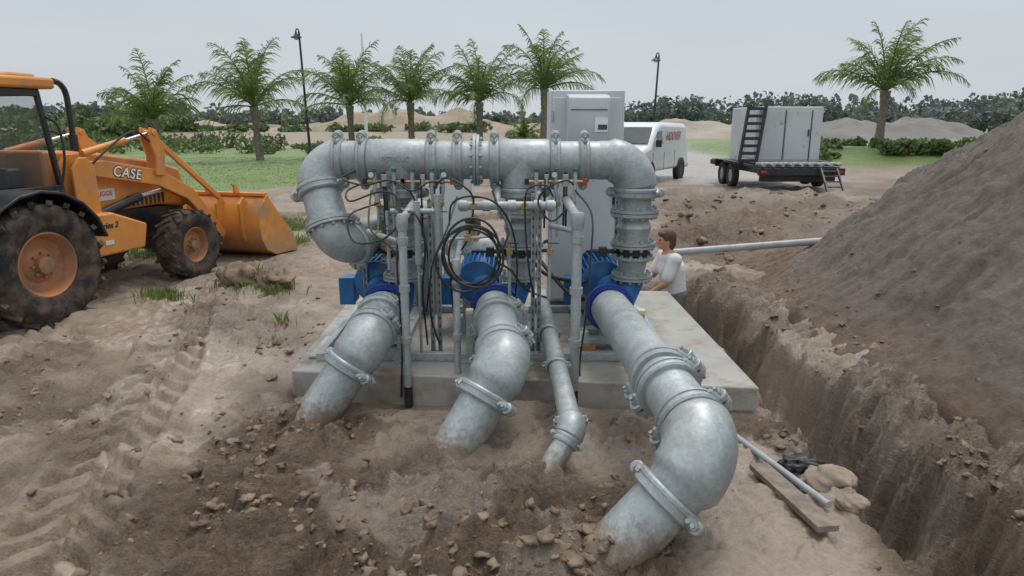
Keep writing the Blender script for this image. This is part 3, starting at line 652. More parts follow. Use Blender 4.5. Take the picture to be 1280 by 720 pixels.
def lump(name,c,sc,mat,seed,amp=.35,rough=2.0,**k):
    v=IV3.copy();d=1+amp*fbm(v[:,0]*rough+seed*7+v[:,2]*1.3,v[:,1]*rough+seed-v[:,2]*1.7,4,seed)
    v=v*d[:,None]*np.array(sc)
    mb=MB();mb.v=[tuple(a+np.array(c)) for a in v];mb.f=[tuple(int(i) for i in f) for f in IF3];mb.mi=[0]*len(mb.f)
    return mb.obj(name,mat,loc=c,sharp=0,**k)
lump('black_sheet',(1.80,3.84,gz(1.80,3.84)+.03),(.13,.08,.04),BLACK,3,.8,4.0,label='crumpled black plastic sheet lying beside the trench',category='plastic sheet')
for i,(x,y,s) in enumerate(((1.88,3.66,.15),(1.90,3.42,.09),(-3.35,8.6,.34),(-3.0,8.4,.22),(-2.0,5.3,.05),(-2.3,5.0,.04))):
    lump('rock',(x,y,gz(x,y)+s*.05),(s,s*.8,s*.5),ROCK if s<.2 else CLOD,10+i,.5 if s<.2 else .7,1.6 if s<.2 else 2.6,label='dull lump of limestone resting on mud' if s<.2 else 'low clump of dug mud and grass roots',category='rock',group='rocks and clumps on the mud')
def raw(name,co,F,mat,smooth=False,**k):
    nv=F.shape[1];me=bpy.data.meshes.new(name);me.vertices.add(len(co))
    me.vertices.foreach_set('co',co.astype(np.float32).ravel())
    me.loops.add(F.size);me.loops.foreach_set('vertex_index',F.ravel().astype(np.int32));me.polygons.add(len(F));me.polygons.foreach_set('loop_start',np.arange(0,F.size,nv,dtype=np.int32))
    me.polygons.foreach_set('use_smooth',np.full(len(F),smooth));me.update(calc_edges=True);me.materials.append(mat)
    ob=bpy.data.objects.new(name,me);coll.objects.link(ob);meta(ob,**k);return ob
def scatter(n,fn,smin,smax,name,mat,pw=2.6,hf=H,sink=.1,**k):
    bv,bf=IV1,IF1
    P=fn(n);x,y=P[:,0],P[:,1];z=hf(x,y);n=len(x)
    s=smin+(smax-smin)*rng.random(n)**pw
    vars_=[]
    for q in range(14):
        d=1+1.3*fbm(bv[:,0]*1.6+q*3+bv[:,2],bv[:,1]*1.6-bv[:,2]*1.3+q,3,200+q)+.14*(rng.random(len(bv))-.5)
        vars_.append(bv*d[:,None])
    vv=np.array(vars_)[rng.integers(0,14,n)]
    sc=np.stack([s*(.7+.8*rng.random(n)),s*(.7+.8*rng.random(n)),s*(.35+.4*rng.random(n))],-1)
    a=rng.random(n)*6.28;c,sn=np.cos(a),np.sin(a)
    vv=vv*sc[:,None,:];X=vv[:,:,0]*c[:,None]-vv[:,:,1]*sn[:,None]+x[:,None];Y=vv[:,:,0]*sn[:,None]+vv[:,:,1]*c[:,None]+y[:,None];Z=vv[:,:,2]+(z+sc[:,2]*sink)[:,None]
    co=np.stack([X,Y,Z],-1).reshape(-1,3);F=(bf[None]+(np.arange(n)*len(bv))[:,None,None]).reshape(-1,3)
    return raw(name,co,F,mat,smooth=True,**k)
def cl1(n):
    m_=n*8;x=rng.uniform(-5,3.0,m_);y=2.4+rng.random(m_)**1.3*7;p=mudmask(x,y)
    p=p**1.8*ss(-.1,.4,fbm(x*1.5,y*1.5,3,95)+.12)+.015;t,_=trench_t(x,y);keep=(rng.random(m_)<p)&(padd(x,y)>.04)&(t<.1)
    return np.stack([x,y],-1)[keep][:n]
scatter(3000,cl1,.004,.038,'mud_clods',CLOD,4.2,sink=-.08,kind='stuff',label='scattered small clods of brown mud')
def cl2(n):
    x=rng.uniform(2.5,9,n);y=rng.uniform(9.5,19,n);return np.stack([x,y],-1)
scatter(350,cl2,.02,.10,'dirt_lumps',CLOD,3.5,kind='stuff',label='loose lumps of dug earth beyond the slab')
def cl3(n):
    x=rng.uniform(-6,3.0,n);y=2.4+rng.random(n)**1.5*7;t,_=trench_t(x,y);return np.stack([x,y],-1)[(padd(x,y)>.05)&(t<.1)]
scatter(320,cl3,.003,.010,'pebbles',ROCK,3,kind='stuff',label='small pale pebbles on the mud')
def cl4(n):
    x=rng.uniform(2.7,6,n);y=rng.uniform(2,11,n);k=(pileh(x,y)>H(x,y))&(rng.random(n)<np.clip(1.2-pileh(x,y),.12,1));return np.stack([x,y],-1)[k]
scatter(1300,cl4,.005,.026,'soil_clods',PCLOD,5,hf=pileh,sink=-.15,kind='stuff',label='clods lying on the slope of sand heap')
def blades(name,P,hmin,hmax,w,mat,label,lean=.5):
    n=len(P);x,y=P[:,0],P[:,1];z=H(x,y)-.01;h=rng.uniform(hmin,hmax,n);a=rng.random(n)*6.28;l=rng.random(n)*lean*h
    b=rng.random(n)*6.28;dx,dy=np.cos(b)*w,np.sin(b)*w
    A=np.stack([x-dx,y-dy,z],-1);B=np.stack([x+dx,y+dy,z],-1);C=np.stack([x+np.cos(a)*l*.35+dx*.6,y+np.sin(a)*l*.35+dy*.6,z+h*.6],-1);D=np.stack([x+np.cos(a)*l,y+np.sin(a)*l,z+h*.95],-1)
    co=np.stack([A,B,C,D],1).reshape(-1,3);i=np.arange(n)*4;F=np.stack([np.stack([i,i+1,i+2],-1),np.stack([i,i+2,i+3],-1)],1).reshape(-1,3)
    raw(name,co,F,mat,kind='stuff',label=label)
def clus(cs):
    o=[]
    for x,y,r,n in cs: o.append(np.stack([x+rng.normal(0,r,n),y+rng.normal(0,r*.8,n)],-1))
    return np.concatenate(o)
blades('grass_tufts',clus([(-4.1,7.9,.13,260),(-4.35,8.1,.1,120),(-3.2,8.35,.2,240),(-3.5,8.55,.15,160),(-2.9,8.1,.1,120),(-2.4,6.8,.05,40)]),.05,.17,.005,GRASSB,'sparse grass tufts growing from the mud')
gp=np.stack([rng.uniform(-8,-2.6,12000),rng.uniform(9.3,15,12000)],-1);gp=gp[grassm(gp[:,0],gp[:,1])>.32]
blades('rough_grass',gp,.05,.16,.009,GRASSB,'rough grass around the loader')
gp=np.stack([rng.uniform(-26,3,26000),rng.uniform(22,42,26000)],-1);gp=gp[grassm(gp[:,0],gp[:,1])>.6]
blades('lawn_grass',gp,.02,.05,.02,GRASSB,'mown green lawn behind the site')
# ------------------------------------------------------------------ backhoe loader
head=RAD(15)
lo=thing('backhoe_loader',(-5.82,7.26,0),'muddy orange backhoe loader with front bucket lowered to ground','backhoe loader',rotz=math.pi/2-head,world=False)
def wheel(parent,c,R,w,rr,side,tm,rm,lugs=20,name='wheel'):
    c=V(c);wh=bpy.data.objects.new(name,None);wh.location=c;coll.objects.link(wh);wh.parent=parent;ORG[wh.name]=(0,0,0)
    a=V((0,1,0));h=w/2
    mb=MB();mb.lathe((0,0,0),a,[(-h*.75,rr),(-h*.95,rr+(R-rr)*.3),(-h,rr+(R-rr)*.65),(-h*.85,R*.955),(-h*.5,R*.975),(h*.5,R*.975),(h*.85,R*.955),(h,rr+(R-rr)*.65),(h*.95,rr+(R-rr)*.3),(h*.75,rr)],48,cap=False)
    if lugs:
        for i in range(lugs):
            for sg in(-1,1):
                th=2*math.pi*(i+(.25 if sg>0 else -.25))/lugs
                rot=Matrix.Rotation(th,3,'Y')@Matrix.Rotation(sg*RAD(38),3,'X')
                p=Matrix.Rotation(th,3,'Y')@V((R*.975,sg*h*.5,0))
                mb.box(p,(R*.075,w*.60,R*.085),rot)
    mb.obj('tyre',tm,wh,bevel=0)
    mb=MB();s=side
    mb.lathe((0,0,0),(0,s,0),[(-h*.7,rr*.98),(h*.72,rr*1.0),(h*.75,rr*.95),(h*.55,rr*.88),(h*.2,rr*.80),(h*.15,rr*.55),(h*.3,rr*.42),(h*.35,rr*.28),(h*.62,rr*.26),(h*.66,rr*.18)],36)
    for k in range(8):
        th=2*math.pi*k/8;p=V((math.cos(th)*rr*.36,s*h*.32,math.sin(th)*rr*.36));mb.cyl(p,p+V((0,s*.04,0)),rr*.045,seg=6)
    mb.obj('rim',rm,wh)
    return wh
wheel(lo,(0,-.84,.64),.66,.46,.35,-1,TYRE,RIMO,20);wheel(lo,(0,.84,.64),.66,.46,.35,1,TYRE,RIMO,20)
wheel(lo,(2.3,-.80,.46),.475,.34,.245,-1,TYRE,RIMO,18);wheel(lo,(2.3,.80,.46),.475,.34,.245,1,TYRE,RIMO,18)
mb=MB();mb.prism([(-.7,.55),(.3,.5),(2.75,.6),(2.8,.95),(.8,1.05),(-.7,1.1)],-.36,.36);mb.cyl((0,-.7,.64),(0,.7,.64),.14,seg=16);mb.beam((2.3,-.7,.46),(2.3,.7,.46),.16,.16)
mb.obj('chassis',BPAINT,lo,bevel=.01)
mb=MB();mb.prism([(.62,1.0),(.62,1.78),(1.2,1.76),(2.35,1.58),(2.72,1.46),(2.80,1.25),(2.80,.92),(2.3,1.0)],-.42,.42)
hood=mb.obj('hood',ORANGE,lo,bevel=.035)
for k in range(9): MB().box((1.75+k*.075,-.424,1.10),(.035,.012,.14)).obj('hood_vent',POST,hood)
mb=MB();mb.prism([(.55,.55),(1.55,.55),(1.62,.85),(1.1,1.05),(.55,1.05)],-.80,-.40);mb.obj('fuel_tank',ORANGE,lo,bevel=.025)
mb=MB();mb.prism([(.55,.55),(1.55,.55),(1.62,.85),(1.1,1.05),(.55,1.05)],.40,.80);mb.obj('battery_box',ORANGE,lo,bevel=.025)
text_obj('Series 2',.10,POST,lo,(1.0,-.805,.90),(RAD(90),0,0),'lettering',.002,.2)
MB().box((1.0,-.806,.7),(.12,.006,.05)).obj('reflector',WHITE,lo)
for s in(-1,1):
    mb=MB();mb.prism([(.72,.85),(1.12,.85),(1.10,1.62),(.98,1.74),(.84,1.74),(.72,1.60)],s*.50-.03,s*.50+.03);mb.prism([(.76,.9),(1.08,.9),(1.06,1.6),(.96,1.7),(.86,1.7),(.76,1.58)],s*.66-.02,s*.66+.02)
    mb.obj('loader_tower',ORANGE,lo,bevel=.01)
    mb=MB();P=[(.92,1.58),(1.25,1.545),(2.1,1.38),(2.65,1.12),(3.30,.42)];W=[.14,.205,.21,.19,.12]
    up=[];dn=[]
    for i,(x,z) in enumerate(P):
        a=V((P[min(i+1,4)][0]-P[max(i-1,0)][0],P[min(i+1,4)][1]-P[max(i-1,0)][1])).normalized();n=V((-a.y,a.x));up.append((x+n.x*W[i]/2,z+n.y*W[i]/2));dn.append((x-n.x*W[i]/2,z-n.y*W[i]/2))
    mb.prism(up+dn[::-1],s*.58-.05,s*.58+.05)
    arm=mb.obj('loader_arm',ORANGE,lo,bevel=.012)
    ya=s*(.58+.053);ang=math.atan2(.165,.85)
    rot_=(RAD(90),ang if s<0 else -ang,0 if s<0 else math.pi)
    text_obj('CASE',.175,POST,arm,(1.57,ya-s*.001,1.474),rot_,'lettering_outline',.001,.18,.07,1.12)
    text_obj('CASE',.175,LETW,arm,(1.57,ya+s*.003,1.474),rot_,'lettering',.001,.18,.012,1.12)
    mb=MB();bc=[(2.02,1.42),(2.17,1.40),(2.22,1.7),(2.11,2.0),(2.0,2.03),(1.97,1.9),(2.06,1.66)]
    mb.prism(bc,s*.58-.085,s*.58-.055);mb.prism(bc,s*.58+.055,s*.58+.085)
    mb.cyl((2.05,s*.58-.1,1.96),(2.05,s*.58+.1,1.96),.035,seg=12);mb.obj('bell_crank',ORANGE,lo,bevel=.006)
    mb=MB();mb.beam((2.05,s*.58,1.96),(3.40,s*.50,.98),.05,.075);mb.obj('tilt_link',ORANGE,lo,bevel=.01)
    mb=MB();mb.cyl((1.0,s*.58,1.74),(1.65,s*.58,1.87),.042,seg=16,mi=0);mb.cyl((1.65,s*.58,1.87),(2.03,s*.58,1.95),.022,seg=12,mi=1);mb.obj('tilt_cylinder',[ORANGE,CHROME],lo)
    mb=MB();mb.cyl((1.05,s*.47,.95),(1.9,s*.47,1.15),.055,seg=16,mi=0);mb.cyl((1.9,s*.47,1.15),(2.4,s*.5,1.22),.03,seg=12,mi=1);mb.obj('lift_cylinder',[POST,CHROME],lo)
    MB().tube(catmull([(.8,s*.62,1.4),(1.2,s*.66,1.72),(1.7,s*.66,1.98),(2.0,s*.64,1.85)],6),.014,8).obj('hydraulic_hose',BLACK,lo)
mb=MB();mb.cyl((2.75,-.6,1.02),(2.75,.6,1.02),.07,seg=16);mb.obj('cross_tube',ORANGE,lo)
op=[(3.62,1.02),(3.46,.86),(3.38,.62),(3.40,.38),(3.52,.18),(3.75,.07),(4.35,.05)]
ip=[(4.35,.075),(3.77,.10),(3.56,.21),(3.44,.40),(3.42,.61),(3.49,.84),(3.62,.98)]
mb=MB();mb.prism(op+ip,-1.16,1.16)
for s in(-1,1): mb.prism([(3.62,1.02),(3.46,.86),(3.38,.62),(3.40,.38),(3.52,.18),(3.75,.07),(4.35,.05),(4.3,.25)],s*1.17-.015,s*1.17+.015)
for y in(-.9,-.5,0,.5,.9): mb.prism([(3.40,.30),(3.33,.42),(3.30,.9),(3.42,1.0),(3.50,.9)],y-.02,y+.02)
mb.box((3.60,0,1.02),(.10,2.34,.05))
bk=mb.obj('loader_bucket',ORANGE,lo,bevel=.006)
for y in np.linspace(-1.05,1.05,8): MB().box((4.42,y,.065),(.16,.06,.03)).obj('bucket_tooth',STEEL,bk)
for y in(-.7,-.2,.35,.8): MB().prism([(3.50,1.03),(3.50,1.14),(3.44,1.18),(3.56,1.15),(3.62,1.03)],y-.02,y+.02).obj('lifting_hook',ORANGE,bk)
mb=MB()
for y in(-.62,.62):
    mb.beam((.66,y,1.12),(.50,y,2.42),.055,.05);mb.beam((-.15,y,1.35),(-.12,y,2.42),.05,.05);mb.beam((-.78,y,1.35),(-.70,y,2.42),.07,.06)
    mb.beam((-.78,y,1.38),(.62,y,1.38),.05,.07);mb.beam((-.72,y,2.40),(.52,y,2.40),.06,.08)
mb.beam((.62,-.62,1.2),(.62,.62,1.2),.06,.3);mb.beam((.50,-.62,2.4),(.50,.62,2.4),.06,.07);mb.beam((-.7,-.62,2.4),(-.7,.62,2.4),.06,.07)
cab=mb.obj('cab_frame',POST,lo,bevel=.01)
mb=MB();mb.box((-.08,0,2.50),(1.50,1.42,.12));mb.box((-.10,0,2.57),(1.3,1.2,.06));mb.obj('cab_roof',ORANGE,cab,bevel=.04)
MB().box((-.09,-.625,1.9),(1.2,.006,.94)).obj('cab_window',CGLASS,cab);MB().box((-.09,.625,1.9),(1.2,.006,.94)).obj('cab_window',CGLASS,cab);MB().beam((.60,0,1.40),(.51,0,2.36),1.18,.006).obj('windscreen',CGLASS,cab)
mb=MB();mb.prism([(-.05,.95),(.66,.95),(.66,1.36),(-.05,1.36)],-.66,.66);mb.box((-.35,0,1.2),(.75,.98,.35));mb.obj('cab_floor',POST,cab,bevel=.02)
mb=MB();mb.box((-.28,0,1.5),(.5,.5,.14));mb.beam((-.52,0,1.5),(-.62,0,2.1),.48,.12);mb.obj('seat',BLACK,cab,bevel=.04)
mb=MB();mb.box((.38,0,1.45),(.2,.6,.3));mb.obj('dashboard',POST,cab,bevel=.03)
mb=MB();mb.lathe((.28,0,1.78),(-.5,0,.8),[(0,.17),(.012,.185),(.025,.17)],24);mb.cyl((.42,0,1.4),(.28,0,1.78),.02,seg=8);mb.obj('steering_wheel',BLACK,cab)
for s in(-1,1):
    mb=MB();pr=[]
    for k in range(9):
        a=RAD(165-k*19);pr.append((.78*math.cos(a),.66+.76*math.sin(a)))
    pi=[(x*.96,.66+(z-.66)*.96) for x,z in pr]
    mb.prism(pr+pi[::-1],s*.62,s*1.06);mb.obj('fender',POST,lo,bevel=.008)
mb=MB();mb.box((.78,-.62,.72),(.30,.3,.04));mb.box((.78,-.62,.42),(.30,.25,.04));mb.beam((.65,-.5,.42),(.65,-.5,1.0),.03,.03);mb.obj('access_step',BPAINT,lo)
mb=MB();mb.tube(catmull([(1.12,-.36,1.65),(1.12,-.36,2.2),(1.11,-.36,2.42),(1.04,-.37,2.52),(.94,-.38,2.55)],6),.033,14);mb.cyl((1.12,-.36,1.64),(1.12,-.36,1.95),.05,seg=14);mb.obj('exhaust_pipe',POST,lo)
mb=MB();mb.tube(catmull([(.55,-.68,1.3),(.62,-.74,1.7),(.60,-.74,2.05),(.5,-.7,2.15)],6),.014,8);mb.obj('grab_rail',POST,lo)
mb=MB();mb.box((-.95,0,.85),(.25,1.9,.5));mb.prism([(-1.05,.6),(-1.25,.6),(-1.9,2.5),(-1.6,2.6),(-1.3,1.6)],-.12,.12);mb.prism([(-1.85,2.5),(-1.65,2.55),(-1.85,1.0),(-2.05,1.0)],-.1,.1);mb.obj('backhoe_boom',ORANGE,lo,bevel=.02)
b=MB().box((1.36,-.427,1.22),(.36,.008,.14));b=b.obj('dealer_sticker',WHITE,lo)
text_obj('BRIGGS',.085,RED,b,(1.36,-.432,1.23),(RAD(90),0,0),'lettering',.001)
# ------------------------------------------------------------------ van
az=RAD(30);fx,fy=-math.sin(az),-math.cos(az)
van=thing('cargo_van',(4.72,25.4,float(gz(4.6,25))),'plain white cargo van parked on wet ground beyond slab','van',rotz=math.atan2(fy,fx),world=False)
mb=MB();pr=[(-2.65,.42),(-2.70,1.2),(-2.60,1.95),(-2.45,2.06),(.40,2.12),(.72,2.08),(1.02,1.96),(1.45,1.66),(1.85,1.36),(2.3,1.22),(2.58,1.08),(2.70,.90),(2.74,.45)]
mb.prism(pr,-1.0,1.0,fn=lambda v:V((v.x,v.y*(1-.15*max(0,v.z-1.15))*(1-.16*max(0,v.x-1.7)),v.z)))
vb=mb.obj('van_body',VANW,van,bevel=.15,bseg=4,sharp=50)
mb=MB();mb.add([(1.08,-.77,1.925),(1.08,.77,1.925),(1.80,.88,1.40),(1.80,-.88,1.40)],[(0,1,2,3)]);mb.v=[(x+.03,y,z+.03) for x,y,z in mb.v];mb.obj('windscreen',GLASS,vb,recalc=False)
for s in(-1,1):
    def sy(z): return s*(1.0*(1-.15*max(0,z-1.15))+.008)
    mb=MB();mb.add([(1.50,sy(1.40),1.40),(.98,sy(1.80),1.80),(.50,sy(1.82),1.82),(.50,sy(1.40),1.40)],[(0,1,2,3)]);mb.obj('side_window',GLASS,vb,recalc=False)
    for xx in(.42,1.62,-.8): MB().box((xx,s*1.0,.80),(.014,.012,.62)).obj('door_seam',BLACK,vb)
    MB().box((1.48,s*1.13,1.42),(.08,.2,.24)).obj('wing_mirror',BLACK,vb,bevel=.02)
MB().box((2.72,0,.82),(.04,.95,.22)).obj('grille',BLACK,vb)
for s in(-1,1): MB().box((2.70,s*.64,.82),(.05,.22,.18)).obj('headlight',CHROME,vb,bevel=.02)
MB().box((2.77,0,.50),(.14,1.6,.18)).obj('front_bumper',CHROME,vb,bevel=.03);MB().box((-2.76,0,.5),(.14,1.9,.18)).obj('rear_bumper',CHROME,vb,bevel=.03)
for x in(1.75,-1.75):
    for s in(-1,1):
        MB().cyl((x,s*.8,.38),(x,s*1.002,.38),.44,seg=28).obj('wheel_arch',BLACK,vb)
        wheel(van,(x,s*.90,.37),.375,.25,.2,s,TYREC,CHROME,0)
VLET=pmat('faded_red_lettering',(.30,.08,.08),(.36,.1,.1),5,.5)
text_obj('HOOVER',.42,VLET,vb,(-.75,.955,1.62),(RAD(97),0,math.pi),'lettering',.003)
# ------------------------------------------------------------------ trailer
g0=gz(8.4,22);tr=thing('utility_trailer',(8.35,20,g0),'black flatbed trailer with ramps parked on wet dirt','trailer',world=False)
mb=MB();
for x in(-1.15,1.15): mb.beam((x,0,.62),(x,5,.62),.10,.16)
for y in np.linspace(.05,4.95,8): mb.beam((-1.15,y,.62),(1.15,y,.62),.08,.10)
mb.box((0,2.5,.715),(2.3,4.9,.03));mb.beam((-.9,5,.6),(0,6.4,.55),.08,.12);mb.beam((.9,5,.6),(0,6.4,.55),.08,.12);mb.box((0,-.06,.60),(2.5,.08,.2));mb.box((0,.2,.42),(2.2,.1,.24))
fr=mb.obj('trailer_frame',POST,tr,bevel=.006)
for s in(-1,1):
    for y in(1.9,2.8): 
        wheel(tr,(s*1.35,y,.36),.37,.22,.2,s,TYREC,CHROME,0).rotation_euler=(0,0,math.pi/2)
    mb=MB();mb.box((s*1.36,2.35,.80),(.28,2.0,.03));mb.box((s*1.36,1.33,.68),(.28,.03,.25));mb.box((s*1.36,3.37,.68),(.28,.03,.25));mb.obj('mudguard',POST,tr,bevel=.01)
    MB().box((s*1.1,-.11,.60),(.16,.03,.07)).obj('tail_light',RED,tr)
mb=MB();mb.cyl((-1.2,.1,.82),(1.2,.1,.82),.04,seg=12)
for x in np.linspace(-1.1,1.1,9): mb.cyl((x,-.1,.80),(x,.5,.80),.05,seg=12)
mb.obj('roller_bar',PVC,tr)
mb=MB();x0=-1.18;y0=1.0
for x in(x0-.30,x0+.22): mb.beam((x,y0,.75),(x+.25,y0+.2,2.5),.06,.09)
for k in range(8):
    f=(k+.5)/8;mb.beam((x0-.30+.25*f,y0+.2*f,.75+1.75*f),(x0+.22+.25*f,y0+.2*f,.75+1.75*f),.08,.09)
mb.obj('loading_ramp',POST,tr)
mb=MB()
for xx in(.52,.98): mb.beam((xx,-.8,.0),(xx,-.12,.70),.04,.08)
for k in range(5):
    f=(k+.5)/5;mb.beam((.52,-.8+.68*f,.7*f),(.98,-.8+.68*f,.7*f),.05,.04)
mb.obj('rear_ramp',STEEL,tr)
g=thing('generator_box',(8.35,22.6,g0+.73),'pale grey metal equipment housing sitting on the trailer','equipment box',world=False)
MB().box((.10,0,.87),(1.95,2.6,1.70)).obj('housing',HOUS,g,bevel=.03)
for xc,wd in((-.46,.74),(.34,.74),(.90,.30)): MB().box((xc,-1.31,.87),(wd,.02,1.46)).obj('housing_door',HOUS,g,bevel=.006)
for xc in(-.07,.73): MB().box((xc,-1.325,.87),(.02,.01,1.5)).obj('door_seam',BLACK,g)
MB().box((.66,-1.335,.95),(.04,.03,.2)).obj('door_latch',BLACK,g)
MB().box((.1,-1.315,.04),(1.95,.02,.08)).obj('base_rail',POST,g)
for y in(-.8,.2): MB().box((-.885,y,.87),(.02,.8,1.4)).obj('side_panel',HOUS,g,bevel=.006)
# ------------------------------------------------------------------ lamps
def lamp(x,y,h,lab):
    z0=gz(x,y);t=thing('street_lamp',(x,y,z0),lab,'street lamp','tall street lamps',world=False)
    mb=MB();mb.lathe((0,0,0),(0,0,1),[(0,.18),(.5,.16),(.6,.09),(1.0,.075),(h,.055)],16);mb.obj('lamp_post',POST,t)
    mb=MB();mb.tube(catmull([(0,0,h-.3),(0,0,h),(-.06,0,h+.15),(-.15,0,h+.1),(-.17,0,h)],6),.035,8);mb.obj('lamp_arm',POST,t)
    mb=MB();mb.lathe((-.17,0,h+.03),(0,0,-1),[(0,.04),(.12,.07),(.22,.13),(.30,.29),(.34,.30)],20);mb.obj('lamp_shade',POST,t)
    MB().lathe((-.17,0,h-.31),(0,0,-1),[(0,.16),(.08,.12),(.12,.05)],16).obj('lamp_globe',CABM,t);return t
lamp(-11.6,40,6.9,'tall black street lamp standing by the lawn').rotation_euler=(0,RAD(-1.5),0)
lamp(9.0,45,6.1,'black street lamp beyond the parked van').rotation_euler=(0,RAD(2),0)
x,y=-10.4,50;MB().lathe((x,y,gz(x,y)),(0,0,1),[(0,.13),(4,.10),(8,.06)],12).obj('flag_pole',LETW,loc=(x,y,gz(x,y)),label='thin bare white pole among palm trees',category='pole')
# ------------------------------------------------------------------ palms
def palm_mesh(seed,th,L,nf=20):
    r=random.Random(seed);mb=MB();cen=V((0,0,th))
    vs=[];fs=[]
    for k in range(nf):
        az=2*math.pi*(k*.381966)+r.uniform(-.3,.3);lvl=(k+.5)/nf
        el=RAD(86-70*lvl**1.1+r.uniform(-12,12));LL=L*r.uniform(.75,1.18)*(1-.10*(1-lvl));droop=(.42+.70*lvl)*r.uniform(.6,1.4)
        d=V((math.cos(az),math.sin(az),0));side=V((-d.y,d.x,0));p=cen.copy();n=16;pts=[];e=el;tw=r.uniform(-.8,.8)
        for i in range(n+1):
            pts.append(p.copy());st=LL/n;p=p+(d*math.cos(e)+V((0,0,1))*math.sin(e)+V((.12,0,0))*(i/n))*st;e-=droop*2.0/n*(.15+1.7*(i/n)**1.3)
        mb.tube(pts,[.04*(1-i/(n+1))+.008 for i in range(n+1)],5)
        M=int(n*2.6)
        for i in range(5,M):
            f=i/M;q=f*n;j=min(int(q),n-1);P=pts[j].lerp(pts[j+1],q-j);T=(pts[j+1]-pts[j]).normalized();U=side.cross(T).normalized()
            if U.z<0: U=-U
            ll=.80*L/2.8*math.sin(math.pi*min(1,(f*.82+.16)))**.7*r.uniform(.6,1.2)
            for s in(-1,1):
                if r.random()<.10: continue
                dr=(side*s*.65+T*.8-V((0,0,1))*r.uniform(.0,.75)+U*(.12+s*tw*.5)).normalized();w=T*.028
                m=P+dr*ll*.5;tip=P+dr*ll*.92-V((0,0,ll*.34))
                o=len(vs);vs+=[P-w,P+w,m+w,m-w,tip];fs+=[(o,o+1,o+2,o+3),(o+3,o+2,o+4)]
    mb.add(vs,fs);return mb
def palm_trunk(th,r0=.17,bend=.2):
    mb=MB();pts=[];rs=[];n=max(6,int(th/.12))
    for i in range(n+1):
        f=i/n;pts.append((bend*math.sin(f*1.5)-bend*math.sin(1.5),0,th*f-.1*(1-f)));rs.append((r0*(1.3-.5*f) if f<.3 else r0*(1.15-.25*f))*(1.08 if i%2 else .95)+(.14*max(0,f-.7)*2))
    mb.tube(pts,rs,12);return mb
def palm(x,y,th,L,seed,lab,nf=20):
    z=gz(x,y);t=thing('palm_tree',(x,y,z),lab,'palm tree','coconut palms behind the site',world=False)
    palm_trunk(th,bend=random.Random(seed).uniform(-.3,.3)).obj('trunk',TRUNK,t)
    palm_mesh(seed,th,L,nf).obj('crown',PALM,t,recalc=False,sharp=0,smooth=False);return t
def PX(px,Y): return (px-640)/853*Y/1.02
for i,(px,Y,cy,wd,lb) in enumerate(((197,36,146,66,'young coconut palm with arching fronds beside lawn'),(322,38,134,72,'wide coconut palm beside the street lamp'),(440,40,132,66,'coconut palm with feathery fronds by white pole'),(515,40,128,60,'upright coconut palm with dense crown'),(600,40,128,60,'coconut palm with full upright crown'),(680,38,114,62,'tallest coconut palm rising behind the header'),(655,46,168,26,'small bushy young palm near the cabinet'))):
    th=2.1+(152-cy)/853*Y*1.03;palm(PX(px,Y),Y,max(.8,th-.1),wd/853*Y*1.25,130+i,lb,nf=21 if i<6 else 14)
palm(PX(1098,33),33,2.1+(152-116)/853*33-gz(PX(1098,33),33),3.5,155,'coconut palm with spreading fronds on grassy berm',20)
# ------------------------------------------------------------------ foliage masses
def leafmass(name,C,size,mat,label):
    n=len(C);a=rng.normal(size=(n,3));a/=np.linalg.norm(a,axis=1)[:,None];b=np.cross(a,rng.normal(size=(n,3)));b/=np.linalg.norm(b,axis=1)[:,None]
    s=(size*(.5+rng.random(n)))[:,None];co=np.stack([C-a*s-b*s*.5,C+a*s-b*s*.6,C+a*s*.8+b*s*.6,C-a*s*.7+b*s*.5],1).reshape(-1,3)
    F=np.arange(n*4).reshape(n,4);return raw(name,co,F,mat,kind='stuff',label=label)
def crowns(cs,per):
    o=[]
    for x,y,z,rx,rz in cs:
        m=int(per);d=rng.normal(size=(m,3));d/=np.linalg.norm(d,axis=1)[:,None];rr=rng.random(m)**.4
        o.append(np.stack([x+d[:,0]*rx*rr,y+d[:,1]*rx*rr,z+d[:,2]*rz*rr],-1))
    return np.concatenate(o)
cs=[]
for i in range(460):
    x=rng.uniform(-330,330);y=rng.uniform(225,270);h=3.4+3.4*vn(np.array([x*.03]),np.array([1.0]),5)[0]+rng.uniform(-1.2,1.8)
    if x>40: h+=3.2+(x-40)*.022
    if x<-100:h+=2.0
    cs.append((x,y,h*.5,rng.uniform(2,4.5),h*.5));cs.append((x+3,y,h*.3,5,h*.35))
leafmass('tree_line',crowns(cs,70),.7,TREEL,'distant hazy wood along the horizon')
cs=[]
for i in range(46):
    x=rng.uniform(58,110);y=rng.uniform(95,125);h=3.8+rng.uniform(-1,1.2)+(x-62)*.05;cs.append((x,y,h*.5,rng.uniform(1.5,3),h*.5))
cs.append((86,115,7.0,2.0,1.6));cs.append((84,115,5.6,2.5,2.2))
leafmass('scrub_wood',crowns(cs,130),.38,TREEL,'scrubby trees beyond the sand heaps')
cs=[]
for i in range(100):
    x=rng.uniform(-42,3);y=rng.uniform(46,58);k=vn(np.array([x*.25]),np.array([2.]),9)[0]
    if k<.35 and x>-14: continue
    h=rng.uniform(.3,1.0)*(.4+k)+(.7 if x<-18 else 0);cs.append((x,y,gz(x,y)+h*.4,rng.uniform(.6,1.4),h*.6))
leafmass('shrub_band',crowns(cs,150),.11,SHRUB,'band of green shrubs behind the palms')
cs=[]
for i in range(34):
    x=rng.uniform(-46,-33);y=rng.uniform(60,75);h=rng.uniform(1.8,3.9);cs.append((x,y,h*.5,rng.uniform(1.2,2.2),h*.5))
